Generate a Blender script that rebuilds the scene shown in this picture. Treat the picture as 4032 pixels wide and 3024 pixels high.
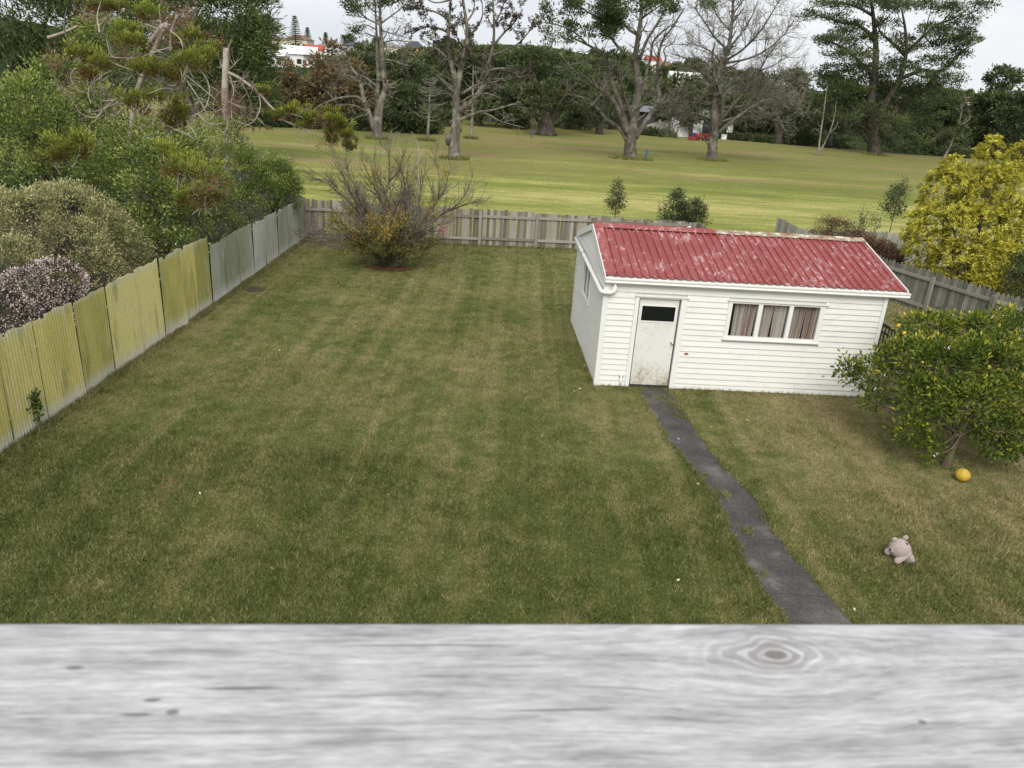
import bpy, math, random
import numpy as np
from mathutils import Vector, Matrix

scene = bpy.context.scene
for o in list(bpy.data.objects):
    bpy.data.objects.remove(o)
col = scene.collection

# ------------------------------------------------------------------ camera
PITCH, ROLL, FPX, CAMH = math.radians(21.82), math.radians(3.87), 3030.0, 6.013
_f = np.array([0, math.cos(PITCH), -math.sin(PITCH)])
_u = np.array([0, math.sin(PITCH), math.cos(PITCH)])
_r = np.array([1.0, 0, 0])
CR = math.cos(ROLL) * _r + math.sin(ROLL) * _u
CU = math.cos(ROLL) * _u - math.sin(ROLL) * _r
CF = _f
CO = np.array([0, 0, CAMH])
camd = bpy.data.cameras.new('camera')
cam = bpy.data.objects.new('camera', camd)
col.objects.link(cam)
cam.matrix_world = Matrix(((CR[0], CU[0], -CF[0], 0), (CR[1], CU[1], -CF[1], 0), (CR[2], CU[2], -CF[2], CAMH), (0, 0, 0, 1)))
camd.sensor_fit = 'HORIZONTAL'
camd.sensor_width = 36
camd.lens = FPX / 4032 * 36
camd.clip_start = 0.02
camd.clip_end = 9000
camd.dof.use_dof = True
camd.dof.focus_distance = 17
camd.dof.aperture_fstop = 18
scene.camera = cam

# ------------------------------------------------------------------ sky, sun, exposure
world = bpy.data.worlds.new('World')
scene.world = world
world.use_nodes = True
wn, wl = world.node_tree.nodes, world.node_tree.links
wn.clear()
SUN_EL, SUN_AZ = math.radians(46), math.radians(181)     # azimuth clockwise from +Y
sky = wn.new('ShaderNodeTexSky')
sky.sky_type = 'NISHITA'
sky.sun_disc = False
sky.sun_elevation = SUN_EL
sky.sun_rotation = SUN_AZ
sky.dust_density = 2.0
tc = wn.new('ShaderNodeTexCoord')
mp = wn.new('ShaderNodeMapping')
mp.inputs['Scale'].default_value = (1.0, 1.0, 3.2)
nz = wn.new('ShaderNodeTexNoise')
nz.inputs['Scale'].default_value = 2.3
nz.inputs['Detail'].default_value = 5
nz.inputs['Roughness'].default_value = 0.55
rp = wn.new('ShaderNodeValToRGB')
rp.color_ramp.elements[0].position = 0.30
rp.color_ramp.elements[0].color = (6.9, 7.3, 8.0, 1)
rp.color_ramp.elements[1].position = 0.66
rp.color_ramp.elements[1].color = (9.3, 9.4, 9.5, 1)
mx = wn.new('ShaderNodeMixRGB')
mx.inputs[0].default_value = 0.93
bg = wn.new('ShaderNodeBackground')
bg.inputs['Strength'].default_value = 0.055
wo = wn.new('ShaderNodeOutputWorld')
wl.new(tc.outputs['Generated'], mp.inputs['Vector'])
wl.new(mp.outputs['Vector'], nz.inputs['Vector'])
wl.new(nz.outputs['Fac'], rp.inputs['Fac'])
wl.new(sky.outputs['Color'], mx.inputs[1])
wl.new(rp.outputs['Color'], mx.inputs[2])
wl.new(mx.outputs['Color'], bg.inputs['Color'])
wl.new(bg.outputs['Background'], wo.inputs['Surface'])
sund = bpy.data.lights.new('sun', 'SUN')
sund.energy = 1.5
sund.angle = math.radians(38)
sund.color = (1.0, 0.95, 0.86)
sun = bpy.data.objects.new('sun', sund)
col.objects.link(sun)
_sd = Vector((math.sin(SUN_AZ) * math.cos(SUN_EL), math.cos(SUN_AZ) * math.cos(SUN_EL), math.sin(SUN_EL)))
sun.rotation_euler = _sd.to_track_quat('Z', 'Y').to_euler()
sun.location = (30, -30, 60)
vs = scene.view_settings
vs.view_transform = 'Standard'
vs.look = 'None'
vs.exposure = 1.0
vs.gamma = 1
vs.use_curve_mapping = False

# ------------------------------------------------------------------ helpers
def ray(px, py):
    return CF + CR * ((px - 2016) / FPX) - CU * ((py - 1512) / FPX)
def at(px, py, Y):
    d = ray(px, py)
    return CO + d * (Y / d[1])
def atx(px, py, X):
    d = ray(px, py)
    return CO + d * (X / d[0])
def gnd(px, py, z=0.0):
    d = ray(px, py)
    return CO + d * ((z - CAMH) / d[2])

def smooth(a, b, x):
    t = np.clip((x - a) / (b - a), 0, 1)
    return t * t * (3 - 2 * t)

class MB:
    """collects vertices, quads and tris (numpy) for ONE mesh object"""
    def __init__(s):
        s.v, s.f4, s.f3, s.a, s.n = [], [], [], [], 0
    def add(s, v, f4=None, f3=None, a=None):
        v = np.asarray(v, float).reshape(-1, 3)
        s.v.append(v)
        if f4 is not None and len(f4): s.f4.append(np.asarray(f4, int).reshape(-1, 4) + s.n)
        if f3 is not None and len(f3): s.f3.append(np.asarray(f3, int).reshape(-1, 3) + s.n)
        s.a.append(np.full(len(v), 0.5) if a is None else (np.full(len(v), a) if np.isscalar(a) else np.asarray(a, float)))
        s.n += len(v)
    def box(s, lo, hi, M=None, a=None):
        x0, y0, z0 = lo; x1, y1, z1 = hi
        v = np.array([(x0,y0,z0),(x1,y0,z0),(x1,y1,z0),(x0,y1,z0),(x0,y0,z1),(x1,y0,z1),(x1,y1,z1),(x0,y1,z1)], float)
        if M is not None: v = v @ M[0].T + M[1]
        s.add(v, [(0,3,2,1),(4,5,6,7),(0,1,5,4),(1,2,6,5),(2,3,7,6),(3,0,4,7)], a=a)
    def prism(s, poly, y0, y1, a=None):
        """poly in x,z ; extruded along y"""
        n = len(poly)
        p = np.array(poly, float)
        v = np.concatenate([np.c_[p[:,0], np.full(n,y0), p[:,1]], np.c_[p[:,0], np.full(n,y1), p[:,1]]])
        q = [(i,(i+1)%n,n+(i+1)%n,n+i) for i in range(n)]
        t = [(0,i+1,i) for i in range(1,n-1)] + [(n,n+i,n+i+1) for i in range(1,n-1)]
        s.add(v, q, t, a)
    def tube(s, pts, rad, sides=6, a=None, cap=True):
        pts = np.asarray(pts, float); n = len(pts)
        rad = np.full(n, rad) if np.isscalar(rad) else np.asarray(rad, float)
        t = np.gradient(pts, axis=0)
        t /= np.linalg.norm(t, axis=1)[:, None] + 1e-9
        m = np.abs(t.mean(0))
        ref = np.zeros(3); ref[int(np.argmin(m))] = 1
        u = np.cross(t, ref); u /= np.linalg.norm(u, axis=1)[:, None] + 1e-9
        w = np.cross(t, u)
        ang = np.arange(sides) / sides * 2 * math.pi
        ring = (u[:, None, :] * np.cos(ang)[None, :, None] + w[:, None, :] * np.sin(ang)[None, :, None]) * rad[:, None, None] + pts[:, None, :]
        i = np.arange(n - 1)[:, None] * sides; j = np.arange(sides)[None, :]; k = (j + 1) % sides
        q = np.stack([i + j, i + k, i + sides + k, i + sides + j], -1).reshape(-1, 4)
        f3 = []
        v = ring.reshape(-1, 3)
        if cap:
            v = np.concatenate([v, pts[:1], pts[-1:]])
            c0, c1 = n * sides, n * sides + 1
            f3 = [(c0, (x + 1) % sides, x) for x in range(sides)] + [(c1, (n-1)*sides + x, (n-1)*sides + (x+1) % sides) for x in range(sides)]
        s.add(v, q, f3, a)
    def ball(s, c, r, seg=12, rings=8, M=None, a=None, lump=0, rng=None):
        th = np.linspace(0, math.pi, rings + 1)[1:-1]
        ph = np.arange(seg) / seg * 2 * math.pi
        T, P = np.meshgrid(th, ph, indexing='ij')
        v = np.stack([np.sin(T)*np.cos(P), np.sin(T)*np.sin(P), np.cos(T)], -1).reshape(-1, 3)
        v = np.concatenate([v, [(0,0,1),(0,0,-1)]])
        if lump: v = v * (1 + lump * rng.standard_normal(len(v)))[:, None]
        v = v * np.array(r, float)
        if M is not None: v = v @ np.array(M).T
        v = v + np.array(c, float)
        R = rings - 1
        q = [(i*seg+j, (i+1)*seg+j, (i+1)*seg+(j+1)%seg, i*seg+(j+1)%seg) for i in range(R-1) for j in range(seg)]
        t = [(R*seg, j, (j+1)%seg) for j in range(seg)] + [(R*seg+1, (R-1)*seg+(j+1)%seg, (R-1)*seg+j) for j in range(seg)]
        s.add(v, q, t, a)
    def leaves(s, P, A, L, W, rng, a, curl=0.0, tri=False):
        """one little folded card per point: P base, A axis, L length, W width"""
        n = len(P)
        if n == 0: return
        L = np.broadcast_to(np.asarray(L, float), (n,)); W = np.broadcast_to(np.asarray(W, float), (n,))
        A = A / (np.linalg.norm(A, axis=1)[:, None] + 1e-9)
        S = np.cross(A, rng.standard_normal((n, 3))); S /= np.linalg.norm(S, axis=1)[:, None] + 1e-9
        Nn = np.cross(S, A)
        base = P; tip = P + A * L[:, None] - Nn * (curl * L)[:, None]
        if tri:
            l = P + S * (W/2)[:, None]; r = P - S * (W/2)[:, None]
            v = np.stack([l, r, tip], 1).reshape(-1, 3)
            s.add(v, None, np.arange(3*n).reshape(-1, 3), np.repeat(a, 3))
        else:
            mid = P + A * (0.48*L)[:, None] + Nn * (0.10*L)[:, None]
            l = mid + S * (W/2)[:, None]; r = mid - S * (W/2)[:, None]
            v = np.stack([base, l, tip, r], 1).reshape(-1, 3)
            s.add(v, np.arange(4*n).reshape(-1, 4), None, np.repeat(a, 4))
    def mesh(s, name, mat=None, smooth_=False):
        me = bpy.data.meshes.new(name)
        v = np.concatenate(s.v) if s.v else np.zeros((0,3))
        f4 = np.concatenate(s.f4) if s.f4 else np.zeros((0,4), int)
        f3 = np.concatenate(s.f3) if s.f3 else np.zeros((0,3), int)
        me.vertices.add(len(v)); me.vertices.foreach_set('co', v.ravel())
        loops = np.concatenate([f4.ravel(), f3.ravel()])
        me.loops.add(len(loops)); me.loops.foreach_set('vertex_index', loops.astype(np.int32))
        st = np.concatenate([np.arange(len(f4))*4, len(f4)*4 + np.arange(len(f3))*3])
        me.polygons.add(len(st)); me.polygons.foreach_set('loop_start', st.astype(np.int32))
        me.polygons.foreach_set('loop_total', np.concatenate([np.full(len(f4),4), np.full(len(f3),3)]).astype(np.int32))
        me.polygons.foreach_set('use_smooth', np.full(len(st), bool(smooth_)))
        at_ = me.attributes.new('rnd', 'FLOAT', 'POINT')
        at_.data.foreach_set('value', np.concatenate(s.a).astype(np.float32) if s.a else np.zeros(0, np.float32))
        me.update(calc_edges=True)
        if mat: me.materials.append(mat)
        return me
    def build(s, name, mat, parent=None, smooth_=False, loc=None):
        o = bpy.data.objects.new(name, s.mesh(name, mat, smooth_))
        col.objects.link(o)
        if parent is not None: o.parent = parent
        if loc is not None: o.location = loc
        return o

def tag(o, label=None, cat=None, group=None, kind=None):
    if label: o['label'] = label
    if cat: o['category'] = cat
    if group: o['group'] = group
    if kind: o['kind'] = kind
    return o
def empty(name, loc=(0,0,0), rz=0, label=None, cat=None, group=None):
    o = bpy.data.objects.new(name, None)
    col.objects.link(o)
    o.empty_display_size = 0.2
    o.location = loc; o.rotation_euler = (0, 0, rz)
    return tag(o, label, cat, group)
def inst(name, me, parent, loc=(0,0,0), rot=(0,0,0), sc=(1,1,1)):
    o = bpy.data.objects.new(name, me)
    col.objects.link(o)
    o.parent = parent; o.location = loc; o.rotation_euler = rot; o.scale = sc
    return o
def copy_tree(o, parent=None):
    c = o.copy(); col.objects.link(c)
    if parent is not None: c.parent = parent
    for ch in list(o.children): copy_tree(ch, c)
    return c

# ------------------------------------------------------------------ materials
def s2l(c):
    return tuple((x/12.92 if x <= 0.04045 else ((x+0.055)/1.055)**2.4) for x in [k/255 for k in c])
class Mat:
    def __init__(s, name):
        s.m = bpy.data.materials.new(name); s.m.use_nodes = True
        s.n = s.m.node_tree.nodes; s.l = s.m.node_tree.links
        s.b = s.n['Principled BSDF']; s.out = s.n['Material Output']
        s.b.inputs['Specular IOR Level'].default_value = 0.25
        s._tc = None
    def _set(s, sock, v):
        if isinstance(v, bpy.types.NodeSocket): s.l.new(v, sock)
        else:
            if hasattr(sock, 'default_value') and sock.type == 'RGBA' and len(v) == 3: v = (*v, 1)
            sock.default_value = v
    def coord(s, which='Object', scale=(1,1,1), loc=(0,0,0), rot=(0,0,0)):
        if which == 'World':
            g = s.n.new('ShaderNodeNewGeometry'); o = g.outputs['Position']
        else:
            g = s.n.new('ShaderNodeTexCoord'); o = g.outputs[which]
        m = s.n.new('ShaderNodeMapping'); s.l.new(o, m.inputs['Vector'])
        m.inputs['Scale'].default_value = scale; m.inputs['Location'].default_value = loc; m.inputs['Rotation'].default_value = rot
        return m.outputs['Vector']
    def noise(s, vec, scale, detail=4, rough=0.55, dist=0.0):
        n = s.n.new('ShaderNodeTexNoise'); s.l.new(vec, n.inputs['Vector'])
        n.inputs['Scale'].default_value = scale; n.inputs['Detail'].default_value = detail
        n.inputs['Roughness'].default_value = rough; n.inputs['Distortion'].default_value = dist
        return n.outputs['Fac']
    def ramp(s, fac, stops, interp='LINEAR'):
        r = s.n.new('ShaderNodeValToRGB'); s._set(r.inputs['Fac'], fac)
        cr = r.color_ramp; cr.interpolation = interp
        while len(cr.elements) < len(stops): cr.elements.new(0.5)
        for e, (p, c) in zip(cr.elements, stops):
            e.position = p; e.color = (c, c, c, 1) if np.isscalar(c) else (*c, 1)
        return r.outputs['Color']
    def mix(s, fac, a, b, mode='MIX'):
        m = s.n.new('ShaderNodeMixRGB'); m.blend_type = mode
        s._set(m.inputs[0], fac); s._set(m.inputs[1], a); s._set(m.inputs[2], b)
        return m.outputs['Color']
    def math(s, op, a, b=0.0, clamp=False):
        m = s.n.new('ShaderNodeMath'); m.operation = op; m.use_clamp = clamp
        s._set(m.inputs[0], a); s._set(m.inputs[1], b)
        return m.outputs[0]
    def sep(s, vec):
        x = s.n.new('ShaderNodeSeparateXYZ'); s.l.new(vec, x.inputs[0]); return x.outputs
    def attr(s, name='rnd'):
        a = s.n.new('ShaderNodeAttribute'); a.attribute_name = name; return a.outputs['Fac']
    def objrnd(s):
        return s.n.new('ShaderNodeObjectInfo').outputs['Random']
    def bump(s, h, strength=0.3, dist=0.01):
        b = s.n.new('ShaderNodeBump'); s._set(b.inputs['Height'], h)
        b.inputs['Strength'].default_value = strength; b.inputs['Distance'].default_value = dist
        s.l.new(b.outputs['Normal'], s.b.inputs['Normal'])
    def base(s, c, rough=0.7):
        s._set(s.b.inputs['Base Color'], c); s._set(s.b.inputs['Roughness'], rough); return s
    def translucent(s, c, f=0.3):
        t = s.n.new('ShaderNodeBsdfTranslucent'); s._set(t.inputs['Color'], c)
        m = s.n.new('ShaderNodeMixShader'); m.inputs[0].default_value = f
        s.l.new(s.b.outputs[0], m.inputs[1]); s.l.new(t.outputs[0], m.inputs[2]); s.l.new(m.outputs[0], s.out.inputs['Surface'])
        return s

def leafmat(name, stops, rough=0.55, tr=0.25):
    m = Mat(name)
    c = m.ramp(m.attr(), stops)
    m.base(c, rough).translucent(c, tr)
    return m.m
def barkmat(name, c1, c2, c3, scale=6.0, stretch=0.25, lichen=0.55):
    m = Mat(name)
    v = m.coord('World', (1, 1, stretch))
    n1 = m.noise(v, scale, 6, 0.65)
    n2 = m.noise(m.coord('World'), scale * 0.35, 4)
    c = m.ramp(n1, [(0.32, c1), (0.62, c2)])
    c = m.mix(m.ramp(n2, [(lichen - 0.05, 0.0), (lichen + 0.1, 0.8)]), c, c3)
    m.base(c, 0.9); m.bump(n1, 0.8, 0.05)
    return m.m
def plain(name, c, rough=0.6, metal=0.0, var=0.12, scale=5.0):
    m = Mat(name)
    n = m.noise(m.coord('World'), scale, 5)
    c2 = tuple(x * (1 - var) for x in c); c3 = tuple(min(1, x * (1 + var)) for x in c)
    m.base(m.ramp(n, [(0.3, c2), (0.7, c3)]), rough)
    m.b.inputs['Metallic'].default_value = metal
    return m.m
# ================================================================== ground
def terrain_z(X, Y):
    X = np.asarray(X, float); Y = np.asarray(Y, float)
    z = 0.35 * (smooth(47, 51, Y + 0.06 * X) ) * 0.0
    side = 1 - 0.35 * smooth(60, 160, X)
    z = z + side * (5.5 * smooth(135, 260, Y) + 5.5 * smooth(230, 380, Y) + 1.0 * smooth(330, 480, Y))
    z = z - 4.5 * smooth(102, 118, Y) * smooth(22, 40, X) * (1 - smooth(150, 230, Y))
    z = z - 1.5 * smooth(106, 130, Y) * (1 - smooth(22, 40, X)) * (1 - smooth(130, 200, Y)) * 0
    far = smooth(35, 60, Y)
    z = z + far * 0.12 * np.sin(X * 0.11 + Y * 0.05) * np.sin(Y * 0.09 - 0.03 * X)
    z = z - 25 * smooth(520, 900, Y)
    z = z + 160 * smooth(2500, 3600, Y) * (0.55 + 0.45 * np.sin(X * 0.0016 + 1.0)) * (1 - smooth(-200, 900, X) * 0.6)
    return z
GREEN, MID, DRY, STRAW = (0.098, 0.128, 0.034), (0.172, 0.192, 0.062), (0.285, 0.268, 0.116), (0.40, 0.34, 0.18)

def lawn_colour(m, blade=False):
    w = m.coord('World', (1, 1, 0))
    nA = m.noise(w, 0.42, 3, 0.5)
    nB = m.noise(w, 2.6, 6, 0.68)
    st = m.noise(m.coord('World', (1.9, 0.035, 0), rot=(0, 0, 0.03)), 1.0, 3, 0.6)      # mower stripes along the yard
    x, y, z = m.sep(m.coord('World'))
    # the strip right of the path is drier; the far left is lush
    dryside = m.ramp(m.math('MULTIPLY_ADD', x, 0.1, ), [(0.0, 0.0), (1.0, 0.0)]) if False else None
    rt = m.n.new('ShaderNodeMapRange'); m.l.new(x, rt.inputs[0]); rt.inputs[1].default_value = 3.4; rt.inputs[2].default_value = 5.2; rt.inputs[3].default_value = 0; rt.inputs[4].default_value = 0.13
    md = m.n.new('ShaderNodeMapRange'); m.l.new(y, md.inputs[0]); md.inputs[1].default_value = 8.5; md.inputs[2].default_value = 14.0; md.inputs[3].default_value = -0.05; md.inputs[4].default_value = 0.035
    f = m.math('MULTIPLY', nA, 0.38)
    f = m.math('ADD', f, m.math('MULTIPLY', st, 0.48))
    f = m.math('ADD', f, m.math('MULTIPLY', nB, 0.62))
    f = m.math('ADD', f, rt.outputs[0])
    f = m.math('ADD', f, md.outputs[0])
    c = m.ramp(f, [(0.56, GREEN), (0.72, MID), (0.86, DRY), (1.00, STRAW)])
    nC = m.noise(w, 0.85, 4, 0.7); nD = m.noise(m.coord('World', (1, 1, 0), loc=(31, 7, 0)), 1.3, 4, 0.65)
    c = m.mix(m.ramp(nC, [(0.645, 0.0), (0.72, 0.7)]), c, (0.30, 0.215, 0.115))          # worn, browned spots
    c = m.mix(m.ramp(nD, [(0.60, 0.0), (0.70, 0.55)]), c, (0.090, 0.138, 0.028))         # lush clover clumps
    return c, f

def mat_lawn():
    m = Mat('lawn_turf')
    c, f = lawn_colour(m)
    n = m.noise(m.coord('World'), 70, 5, 0.75)
    c = m.mix(1.0, c, m.ramp(n, [(0.25, 0.34), (0.75, 1.10)]), 'MULTIPLY')
    m.base(c, 0.95); m.b.inputs['Specular IOR Level'].default_value = 0.05
    m.bump(n, 0.9, 0.03)
    return m.m
def mat_blades():
    m = Mat('grass_blade')
    c, f = lawn_colour(m)
    r = m.attr()
    c = m.mix(m.ramp(r, [(0.80, 0.0), (0.95, 0.26)]), c, STRAW)
    c = m.mix(1.0, c, m.ramp(r, [(0.0, 0.42), (1.0, 1.50)]), 'MULTIPLY')
    m.base(c, 0.6).translucent(c, 0.3); m.b.inputs['Specular IOR Level'].default_value = 0.15
    return m.m
def mat_golf():
    m = Mat('golf_grass')
    a = m.noise(m.coord('World', (0.035, 0.16, 0), rot=(0, 0, 0.12)), 1.0, 5, 0.6)
    b = m.noise(m.coord('World', (0.10, 0.5, 0)), 1.0, 4, 0.6)
    d = m.noise(m.coord('World', (0.5, 2.2, 0)), 1.0, 5, 0.72)
    f = m.math('ADD', m.math('MULTIPLY', a, 0.40), m.math('ADD', m.math('MULTIPLY', b, 0.30), m.math('MULTIPLY', d, 0.30)))
    c = m.ramp(f, [(0.34, (0.160, 0.156, 0.062)), (0.43, (0.180, 0.210, 0.050)), (0.50, (0.255, 0.270, 0.078)), (0.57, (0.40, 0.375, 0.14))])
    # rough beyond the fairway is browner
    x, y, z = m.sep(m.coord('World'))
    yy = m.math('ADD', y, m.math('ADD', m.math('MULTIPLY', x, -0.08), m.math('MULTIPLY', a, 5.0)))
    r1 = m.n.new('ShaderNodeMapRange'); m.l.new(yy, r1.inputs[0]); r1.inputs[1].default_value = 52.2; r1.inputs[2].default_value = 52.8
    r2 = m.n.new('ShaderNodeMapRange'); m.l.new(yy, r2.inputs[0]); r2.inputs[1].default_value = 66; r2.inputs[2].default_value = 74
    rough = m.ramp(f, [(0.38, (0.130, 0.165, 0.038)), (0.48, (0.178, 0.185, 0.058)), (0.56, (0.230, 0.190, 0.088)), (0.64, (0.30, 0.205, 0.115))])
    k = m.math('MULTIPLY', r1.outputs[0], m.ramp(b, [(0.40, 0.15), (0.55, 0.85)]))
    c = m.mix(k, c, rough)
    c = m.mix(m.math('MULTIPLY', r2.outputs[0], 0.75), c, rough)
    # scrubby hillside behind
    r3 = m.n.new('ShaderNodeMapRange'); m.l.new(y, r3.inputs[0]); r3.inputs[1].default_value = 104; r3.inputs[2].default_value = 128
    hn = m.noise(m.coord('World', (1, 1, 1)), 0.035, 6, 0.65)
    hill = m.ramp(hn, [(0.42, (0.020, 0.030, 0.013)), (0.56, (0.045, 0.058, 0.022)), (0.68, (0.12, 0.12, 0.045))])
    c = m.mix(r3.outputs[0], c, hill)
    fine = m.noise(m.coord('World'), 5, 5, 0.8)
    c = m.mix(1.0, c, m.ramp(fine, [(0.3, 0.66), (0.7, 1.2)]), 'MULTIPLY')
    m.base(c, 0.95); m.b.inputs['Specular IOR Level'].default_value = 0.04
    m.bump(fine, 0.6, 0.06)
    return m.m

xs = np.concatenate([np.linspace(-3500, -400, 16), np.linspace(-360, -45, 30), np.linspace(-40, 160, 81), np.linspace(170, 420, 24), np.linspace(470, 3500, 16)])
ys = np.concatenate([np.linspace(-60, 24, 8), np.linspace(28, 140, 60), np.linspace(144, 500, 60), np.linspace(530, 1200, 16), np.linspace(1300, 5000, 24)])
GX, GY = np.meshgrid(xs, ys)
g = MB()
nx, ny = len(xs), len(ys)
ii = (np.arange(ny-1)[:, None] * nx + np.arange(nx-1)[None, :]).ravel()
g.add(np.c_[GX.ravel(), GY.ravel(), terrain_z(GX, GY).ravel() - 0.004], np.c_[ii, ii+1, ii+nx+1, ii+nx])
tag(g.build('ground', mat_golf(), smooth_=True), 'wide mown golf course grass running out to the wooded hill', 'ground', kind='structure')

# yard corners
YARD = [(-8.0, -4.0), (9.8, -4.0), (16.0, 14.0), (13.55, 20.4), (9.62, 30.0), (6.6, 29.9), (-8.0, 27.95)]
l = MB(); l.add([(x, y, 0.0) for x, y in YARD], None, [(0, i, i+1) for i in range(1, len(YARD)-1)])
tag(l.build('lawn', mat_lawn()), 'mown back lawn with dry patches and faint mower stripes', 'lawn', kind='structure')

# ------------------------------------------------------------------ path (concrete strip from the deck to the shed door)
PATHL = np.array([gnd(*q)[:2] for q in ((2519,1530),(2560,1600),(2640,1740),(2735,1845),(2830,1960),(2870,2075),(2930,2200),(3010,2320),(3100,2440))])
PATHR = np.array([gnd(*q)[:2] for q in ((2625,1532),(2672,1610),(2750,1730),(2850,1845),(2960,1960),(3030,2075),(3110,2180),(3220,2320),(3330,2440))])
PATHL = np.vstack([PATHL, PATHL[-1] + (PATHL[-1]-PATHL[-2]) * 9]); PATHR = np.vstack([PATHR, PATHR[-1] + (PATHR[-1]-PATHR[-2]) * 9])
def mat_path():
    m = Mat('old_concrete')
    v = m.coord('World')
    n1 = m.noise(v, 1.6, 5, 0.6); n2 = m.noise(v, 28, 5, 0.7)
    c = m.ramp(n1, [(0.34, (0.052, 0.049, 0.047)), (0.56, (0.080, 0.075, 0.071)), (0.70, (0.145, 0.134, 0.124))])
    c = m.mix(1.0, c, m.ramp(n2, [(0.28, 0.55), (0.72, 1.35)]), 'MULTIPLY')
    m.base(c, 0.9); m.bump(n2, 0.6, 0.01)
    return m.m
PM = mat_path()
# slabs poured one after the other, each its own piece
path = empty('path', (3.0, 12.0, 0)); tag(path, 'narrow dark concrete path running to the shed door', 'path', kind='structure')
sy = [15.28, 13.3, 11.4, 9.6, 8.33, 6.2, 4.0, 1.0]
yl = np.linspace(15.28, 1.0, 60)
# piecewise edges as a function of y
def edge(E, y):
    o = np.argsort(E[:, 1]); return np.interp(y, E[o, 1], E[o, 0])
PCX = lambda y: (edge(PATHL, y) + edge(PATHR, y)) / 2
jagL = lambda y: np.maximum(-.02, .020 * np.sin(y * 2.1) + .022 * np.sin(y * 8.7 + 1.3) + .018 * np.sin(y * 23.0) + .014 * np.sin(y * 61))
jagR = lambda y: np.maximum(-.02, .022 * np.sin(y * 2.6 + 2) + .024 * np.sin(y * 9.7 + .3) + .018 * np.sin(y * 27.0) + .014 * np.sin(y * 57))
for a, b in zip(sy[:-1], sy[1:]):
    p_ = MB(); k = 44
    yy = np.linspace(a - 0.006, b + 0.006, k)
    L_ = edge(PATHL, yy) - .04 + jagL(yy); R_ = edge(PATHR, yy) + .04 - jagR(yy)
    v = np.concatenate([np.c_[L_, yy, np.full(k, .012)], np.c_[R_, yy, np.full(k, .012)], np.c_[L_, yy, np.full(k, -.03)], np.c_[R_, yy, np.full(k, -.03)]]) - np.array([3.0, 12.0, 0])
    q = []
    for i in range(k-1):
        q += [(i, i+1, k+i+1, k+i), (i+1, i, 2*k+i, 2*k+i+1), (k+i, k+i+1, 3*k+i+1, 3*k+i)]
    q += [(0, k, 3*k, 2*k), (k-1, 3*k-1, 4*k-1, 2*k-1)]
    p_.add(v, q)
    p_.build('slab', PM, path)

# ------------------------------------------------------------------ grass blades (nobody could count them)
def blades():
    rng = np.random.default_rng(11)
    out = MB()
    def area(n, x0, x1, y0, y1, hmin, hmax, w, keep=None):
        x = rng.uniform(x0, x1, n); y = rng.uniform(y0, y1, n)
        inside = np.ones(n, bool)
        # yard polygon right side
        xr = np.interp(y, [-4, 14, 20.4, 30.0], [9.8, 16.0, 13.5, 9.6])
        inside &= (x > -7.95) & (x < xr) & (y < 27.95 + (x + 8) * 0.133)
        pl = edge(PATHL, y); pr = edge(PATHR, y)
        # ragged grass creeping over the edges of the path
        onpath = (x > pl + jagL(y) - .01) & (x < pr - jagR(y) + .01) & (y < 15.2)
        # a few weedy tufts on the slab
        weed = np.zeros(n, bool)
        for wx, wy, wr in ((3.10, 14.75, .22), (3.33, 14.45, .24), (3.28, 13.9, .15), (3.5, 10.85, .16), (3.3, 11.4, .12), (3.62, 9.8, .12), (3.95, 10.2, .1), (3.55, 8.75, .1)):
            weed |= ((x-wx)**2 + ((y-wy)*.8)**2 < wr**2 * rng.uniform(.2, 1, n))
        inside &= ~onpath | (weed & (rng.random(n) < .5))
        u = (x - SH[0]) * ct + (y - SH[1]) * st_; v = -(x - SH[0]) * st_ + (y - SH[1]) * ct
        inside &= ~((u > -0.02) & (u < SW + 0.02) & (v > -0.02) & (v < SD + .05))
        if keep is not None: inside &= keep(x, y, u, v)
        x, y = x[inside], y[inside]; n = len(x)
        A = np.c_[rng.standard_normal(n) * 0.65, rng.standard_normal(n) * 0.65, np.ones(n)]
        h = rng.uniform(hmin, hmax, n)
        patch = 0.5 + 0.5 * np.sin(x * 1.3 + 2 * np.sin(y * .7)) * np.sin(y * 1.1 + 1.5 * np.sin(x * .9))
        h = h * (0.7 + 0.6 * patch)
        out.leaves(np.c_[x, y, np.full(n, -0.003)], A, h, w * rng.uniform(.7, 1.3, n), rng, rng.random(n), tri=True)
    area(300000, -8, 9.5, 6.6, 15.5, .030, .062, .011)
    area(150000, -8, 9.5, 6.6, 11.5, .04, .085, .012)
    area(150000, -8, 12.5, 15.5, 22, .03, .065, .013)
    area(80000, -8, 11.5, 22, 30, .03, .07, .018)
    # longer grass against the fences and the shed
    area(90000, 2.4, 4.8, 6.5, 15.3, .05, .11, .011, lambda x, y, u, v: (np.abs(x - edge(PATHL, y) + .045 - jagL(y)) < .05) | (np.abs(x - edge(PATHR, y) - .045 + jagR(y)) < .05))
    area(110000, 2.5, 4.5, 8, 15.2, .04, .09, .012, lambda x, y, u, v: (x > edge(PATHL, y)) & (x < edge(PATHR, y)))
    area(26000, -8, -7.72, 7, 28, .05, .15, .011)
    area(60000, 1.6, 7.9, 15, 20.5, .05, .13, .010, lambda x, y, u, v: ((v < 0) & (v > -.14)) | ((u < 0) & (u > -.16)) | ((u > SW) & (u < SW + .2)))
    area(60000, -8, 9, 27, 30, .05, .16, .014, lambda x, y, u, v: y > 27.7 + (x + 8) * 0.133)
    area(40000, 8.5, 13.5, 18, 28, .06, .20, .015)
    return out
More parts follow.
